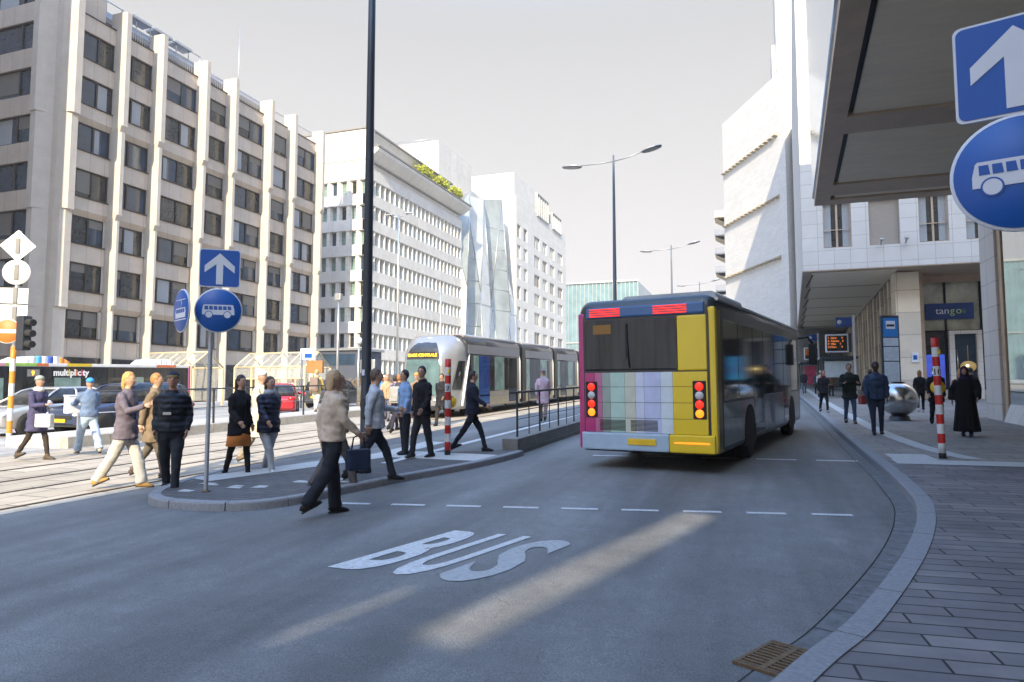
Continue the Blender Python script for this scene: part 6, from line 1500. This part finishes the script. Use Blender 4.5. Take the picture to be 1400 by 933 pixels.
for (x, y, f, lab, H, lg, ar_, tp, hm, lo_, hr, kw) in (
    (-11.1, 18.3, 20, 'man in mottled grey coat waiting just right of the tall mast', 1.76, stand, aw, ('coat', (.13, .12, .1)), .7, ('trousers', (.2, .17, .13)), (.03, .02, .02), {}),
    (-10.7, 19.3, -20, 'person in violet-blue jacket among the group before the tram', 1.72, w1, ab, ('jacket', (.08, .09, .3)), .84, ('jeans', (.03, .03, .05)), (.03, .02, .02), {}),
    (-9.95, 18.2, 5, 'person with grey backpack, back to the camera, left of the tram front', 1.76, w2, aw, ('jacket', (.06, .06, .075)), .82, ('jeans', (.03, .035, .05)), (.3, .14, .06), {}),
    (-10.6, 20.6, 190, 'person in brown coat and orange hat behind the group before the tram', 1.8, w1, aw, ('coat', (.24, .17, .1)), .6, ('trousers', (.05, .04, .04)), (.2, .1, .05), dict(hat=(.7, .3, .08))),
    (-10.1, 21.5, 180, 'person in black coat nearest the tram windscreen', 1.78, w2, ab, ('coat', (.02, .02, .025)), .62, ('trousers', (.03, .03, .03)), (.04, .03, .02), {}),
    (-14.2, 24.5, 150, 'person in bright blue jacket left of the tall mast', 1.72, w1, aw, ('puffer', (.02, .18, .7)), .84, ('trousers', (.04, .04, .05)), (.4, .25, .15), {}),
    (-15.0, 26.2, 140, 'person in white hat and sand coat beyond the blue jacket', 1.74, w2, ab, ('coat', (.5, .42, .3)), .7, ('trousers', (.2, .18, .15)), (.5, .35, .2), dict(hat=(.75, .72, .68))),
    (-13.2, 23.2, 200, 'person in tan jacket just left of the tall mast', 1.76, w1, aw, ('jacket', (.4, .28, .18)), .84, ('jeans', (.12, .12, .16)), (.3, .2, .12), {})):
    pp_ = person((x, y), R(f), lab, H, lg, ar_, tp, hm, lo_, hair=hr, far=False, group=crowd, **kw)
    if 'grey backpack' in lab: held(pp_, 2, 'backpack', (.3, .3, .3), 'grey backpack on the person left of the tram front', 'bag', (.34, .16, .5))
for (x, y, f, lab, tp, lo_, hr, kw) in ((-25.3, 33.4, 160, 'person in white jacket and blue jeans in front of the right yellow shelter', ('jacket', (.65, .63, .6)), ('jeans', (.06, .2, .5)), (.3, .2, .1), {}), (-23.9, 33.8, 30, 'person in red top before the shelter gable end', ('jacket', (.5, .08, .05)), ('trousers', (.05, .05, .06)), (.1, .06, .04), {}), (-29.3, 28.2, 10, 'person in charcoal coat behind the long bus tail', ('coat', (.06, .06, .07)), ('trousers', (.04, .04, .05)), (.05, .04, .03), {})):
    person((x, y), R(f), lab, 1.72, w1, aw, tp, .82, lo_, hair=hr, far=True, group='people by the yellow shelters', **kw)
# --- right pavement
q = dict(zoff=PV)
person((3.02, 19.7), R(FC-4), 'man in slate blue jacket walking towards the camera beside the steel ball, right pavement', 1.84, ((-6, 8), (14, 4)), ((-6, 10, 18), (8, 10, 22)), ('jacket', (.035, .055, .1)), .84, ('jeans', (.022, .03, .05)), hair=(.01, .008, .008), skin=(.06, .035, .025), build=1.08, shoes=(.015, .012, .012), **q)
person((2.9, 23.8), R(FC+2), 'man in dark green coat and blue jeans with hands joined, walking towards the camera', 1.85, ((12, 4), (-8, 12)), ((12, 12, 88), (12, 12, 88)), ('coat', (.02, .026, .02)), .72, ('jeans', (.06, .09, .16)), hair=(.03, .02, .015), build=1.12, shoes=(.12, .07, .05), **q)
person((2.75, 30.3), R(FC+8), 'woman in black coat looking down, walking along the kerb line', 1.68, ((14, 5), (-14, 14)), ((20, 10, 70), (-8, 10, 15)), ('coat', (.018, .02, .026)), .78, ('jeans', (.015, .015, .02)), hair=(.02, .012, .01), hairlen=.12, female=True, shoes=(.3, .3, .33), scarf=(.12, .02, .03), **q)
person((4.1, 47.0), R(FC), 'woman in pinkish beige coat and grey woolly hat further down the pavement', 1.72, w1, aw, ('coat', (.36, .3, .28)), .62, ('trousers', (.02, .02, .025)), hat=(.42, .44, .46), far=True, **q)
person((3.85, 57.5), R(FC), 'man in black jacket and jeans far down the pavement, right of the orange jacket', 1.78, w2, ab, ('jacket', (.03, .03, .035)), .82, ('jeans', (.1, .14, .2)), far=True, **q)
person((4.6, 55.5), R(FC), 'person in dark green jacket far down the pavement beside the man in jeans', 1.7, w1, ab, ('jacket', (.04, .06, .06)), .8, ('trousers', (.03, .03, .035)), far=True, **q)
person((3.0, 61), R(FC-10), 'worker in orange jacket near the front of the city bus', 1.75, w1, aw, ('jacket', (.8, .2, .04)), .84, ('trousers', (.04, .04, .05)), far=True, **q)
person((5.2, 52), R(FC+10), 'person in tan coat under the nearer shelter', 1.7, stand, aw, ('coat', (.35, .22, .12)), .7, ('trousers', (.05, .04, .04)), hair=(.3, .15, .06), far=True, **q)
person((4.05, 27.6), R(10), 'person in brown jacket with red bag, behind the man in slate blue jacket', 1.7, w2, ab, ('jacket', (.07, .06, .06)), .8, ('trousers', (.03, .03, .035)), hair=(.05, .03, .02), **q)
pb = bpy.data.objects[[k for k in MAPB][-1]]; held(pb, 0, 'handbag', (.2, .03, .03), 'dark red handbag hanging behind the man in slate blue jacket', 'bag', (.4, .18, .32))
person((5.5, 36), R(FC), 'person in grey coat beyond the timetable totem', 1.72, w1, aw, ('coat', (.1, .1, .11)), .7, ('trousers', (.03, .03, .035)), far=True, **q)
person((6.35, 31.2), R(-10), 'girl with long auburn hair and black coat walking away behind the steel ball', 1.66, w2, ab, ('coat', (.012, .012, .014)), .78, ('jeans', (.012, .012, .015)), hair=(.3, .15, .06), hairlen=.24, female=True, shoes=(.6, .62, .68), **q)
person((4.95, 19.55), R(FC-20), 'woman in long black robe and dark headscarf walking towards the camera', 1.68, ((8, 2), (-8, 6)), ((18, 26, 20), (-4, 30, 12)), ('coat', (.008, .008, .009)), robe=True, skin=(.4, .24, .18), shoes=(.02, .03, .06), female=True, **q)
person((5.15, 23.3), R(FC-5), 'person in black coat hidden behind the striped post numbered 10', 1.74, w1, ((-10, 8, 15), (14, 8, 30)), ('coat', (.015, .016, .022)), .7, ('trousers', (.02, .025, .035)), hair=(.02, .015, .012), **q)
person((5.7, 22.9), R(FC+10), 'person with coppery hair just behind the robed woman', 1.66, w2, ab, ('jacket', (.25, .12, .06)), .82, ('jeans', (.03, .03, .04)), hair=(.5, .26, .14), hairlen=.05, skin=(.6, .36, .26), **q)
person((7.25, 27.9), R(-30), 'person in black jacket half behind the stone pillar', 1.72, w1, ((-26, 16, 30), (20, 10, 20)), ('jacket', (.01, .01, .012)), .8, ('jeans', (.02, .022, .03)), hair=(.02, .015, .01), **q)
lead = thing('walking_stick', (4.32, 19.2, gz(4.3, 19.2)+.12), 'thin pink stick in the hand beside the robed woman', 'stick'); MB().tube([(-.03, 0, 0), (.02, .05, .6), (.08, .1, .95)], .014, 8).build('shaft', solid('pink', (.7, .06, .2)), lead); MB().tube([(.08, .1, .95), (.1, .12, 1.02), (.06, .13, 1.05)], .016, 8).build('handle', M['rubber'], lead)

# ================================================================ HAZE
hm = bpy.data.materials.new('winter haze'); hm.use_nodes = True; ht = hm.node_tree; ht.nodes.clear()
ho_ = ht.nodes.new('ShaderNodeOutputMaterial'); hv = ht.nodes.new('ShaderNodeVolumePrincipled'); hv.inputs['Color'].default_value = (.97, .95, .92, 1)
hv.inputs['Density'].default_value = .0006; hv.inputs['Anisotropy'].default_value = .2; ht.links.new(hv.outputs[0], ho_.inputs['Volume'])
tag(MB().box(-905, 905, -305, 1505, -14, 62).build('haze', hm), kind='stuff')
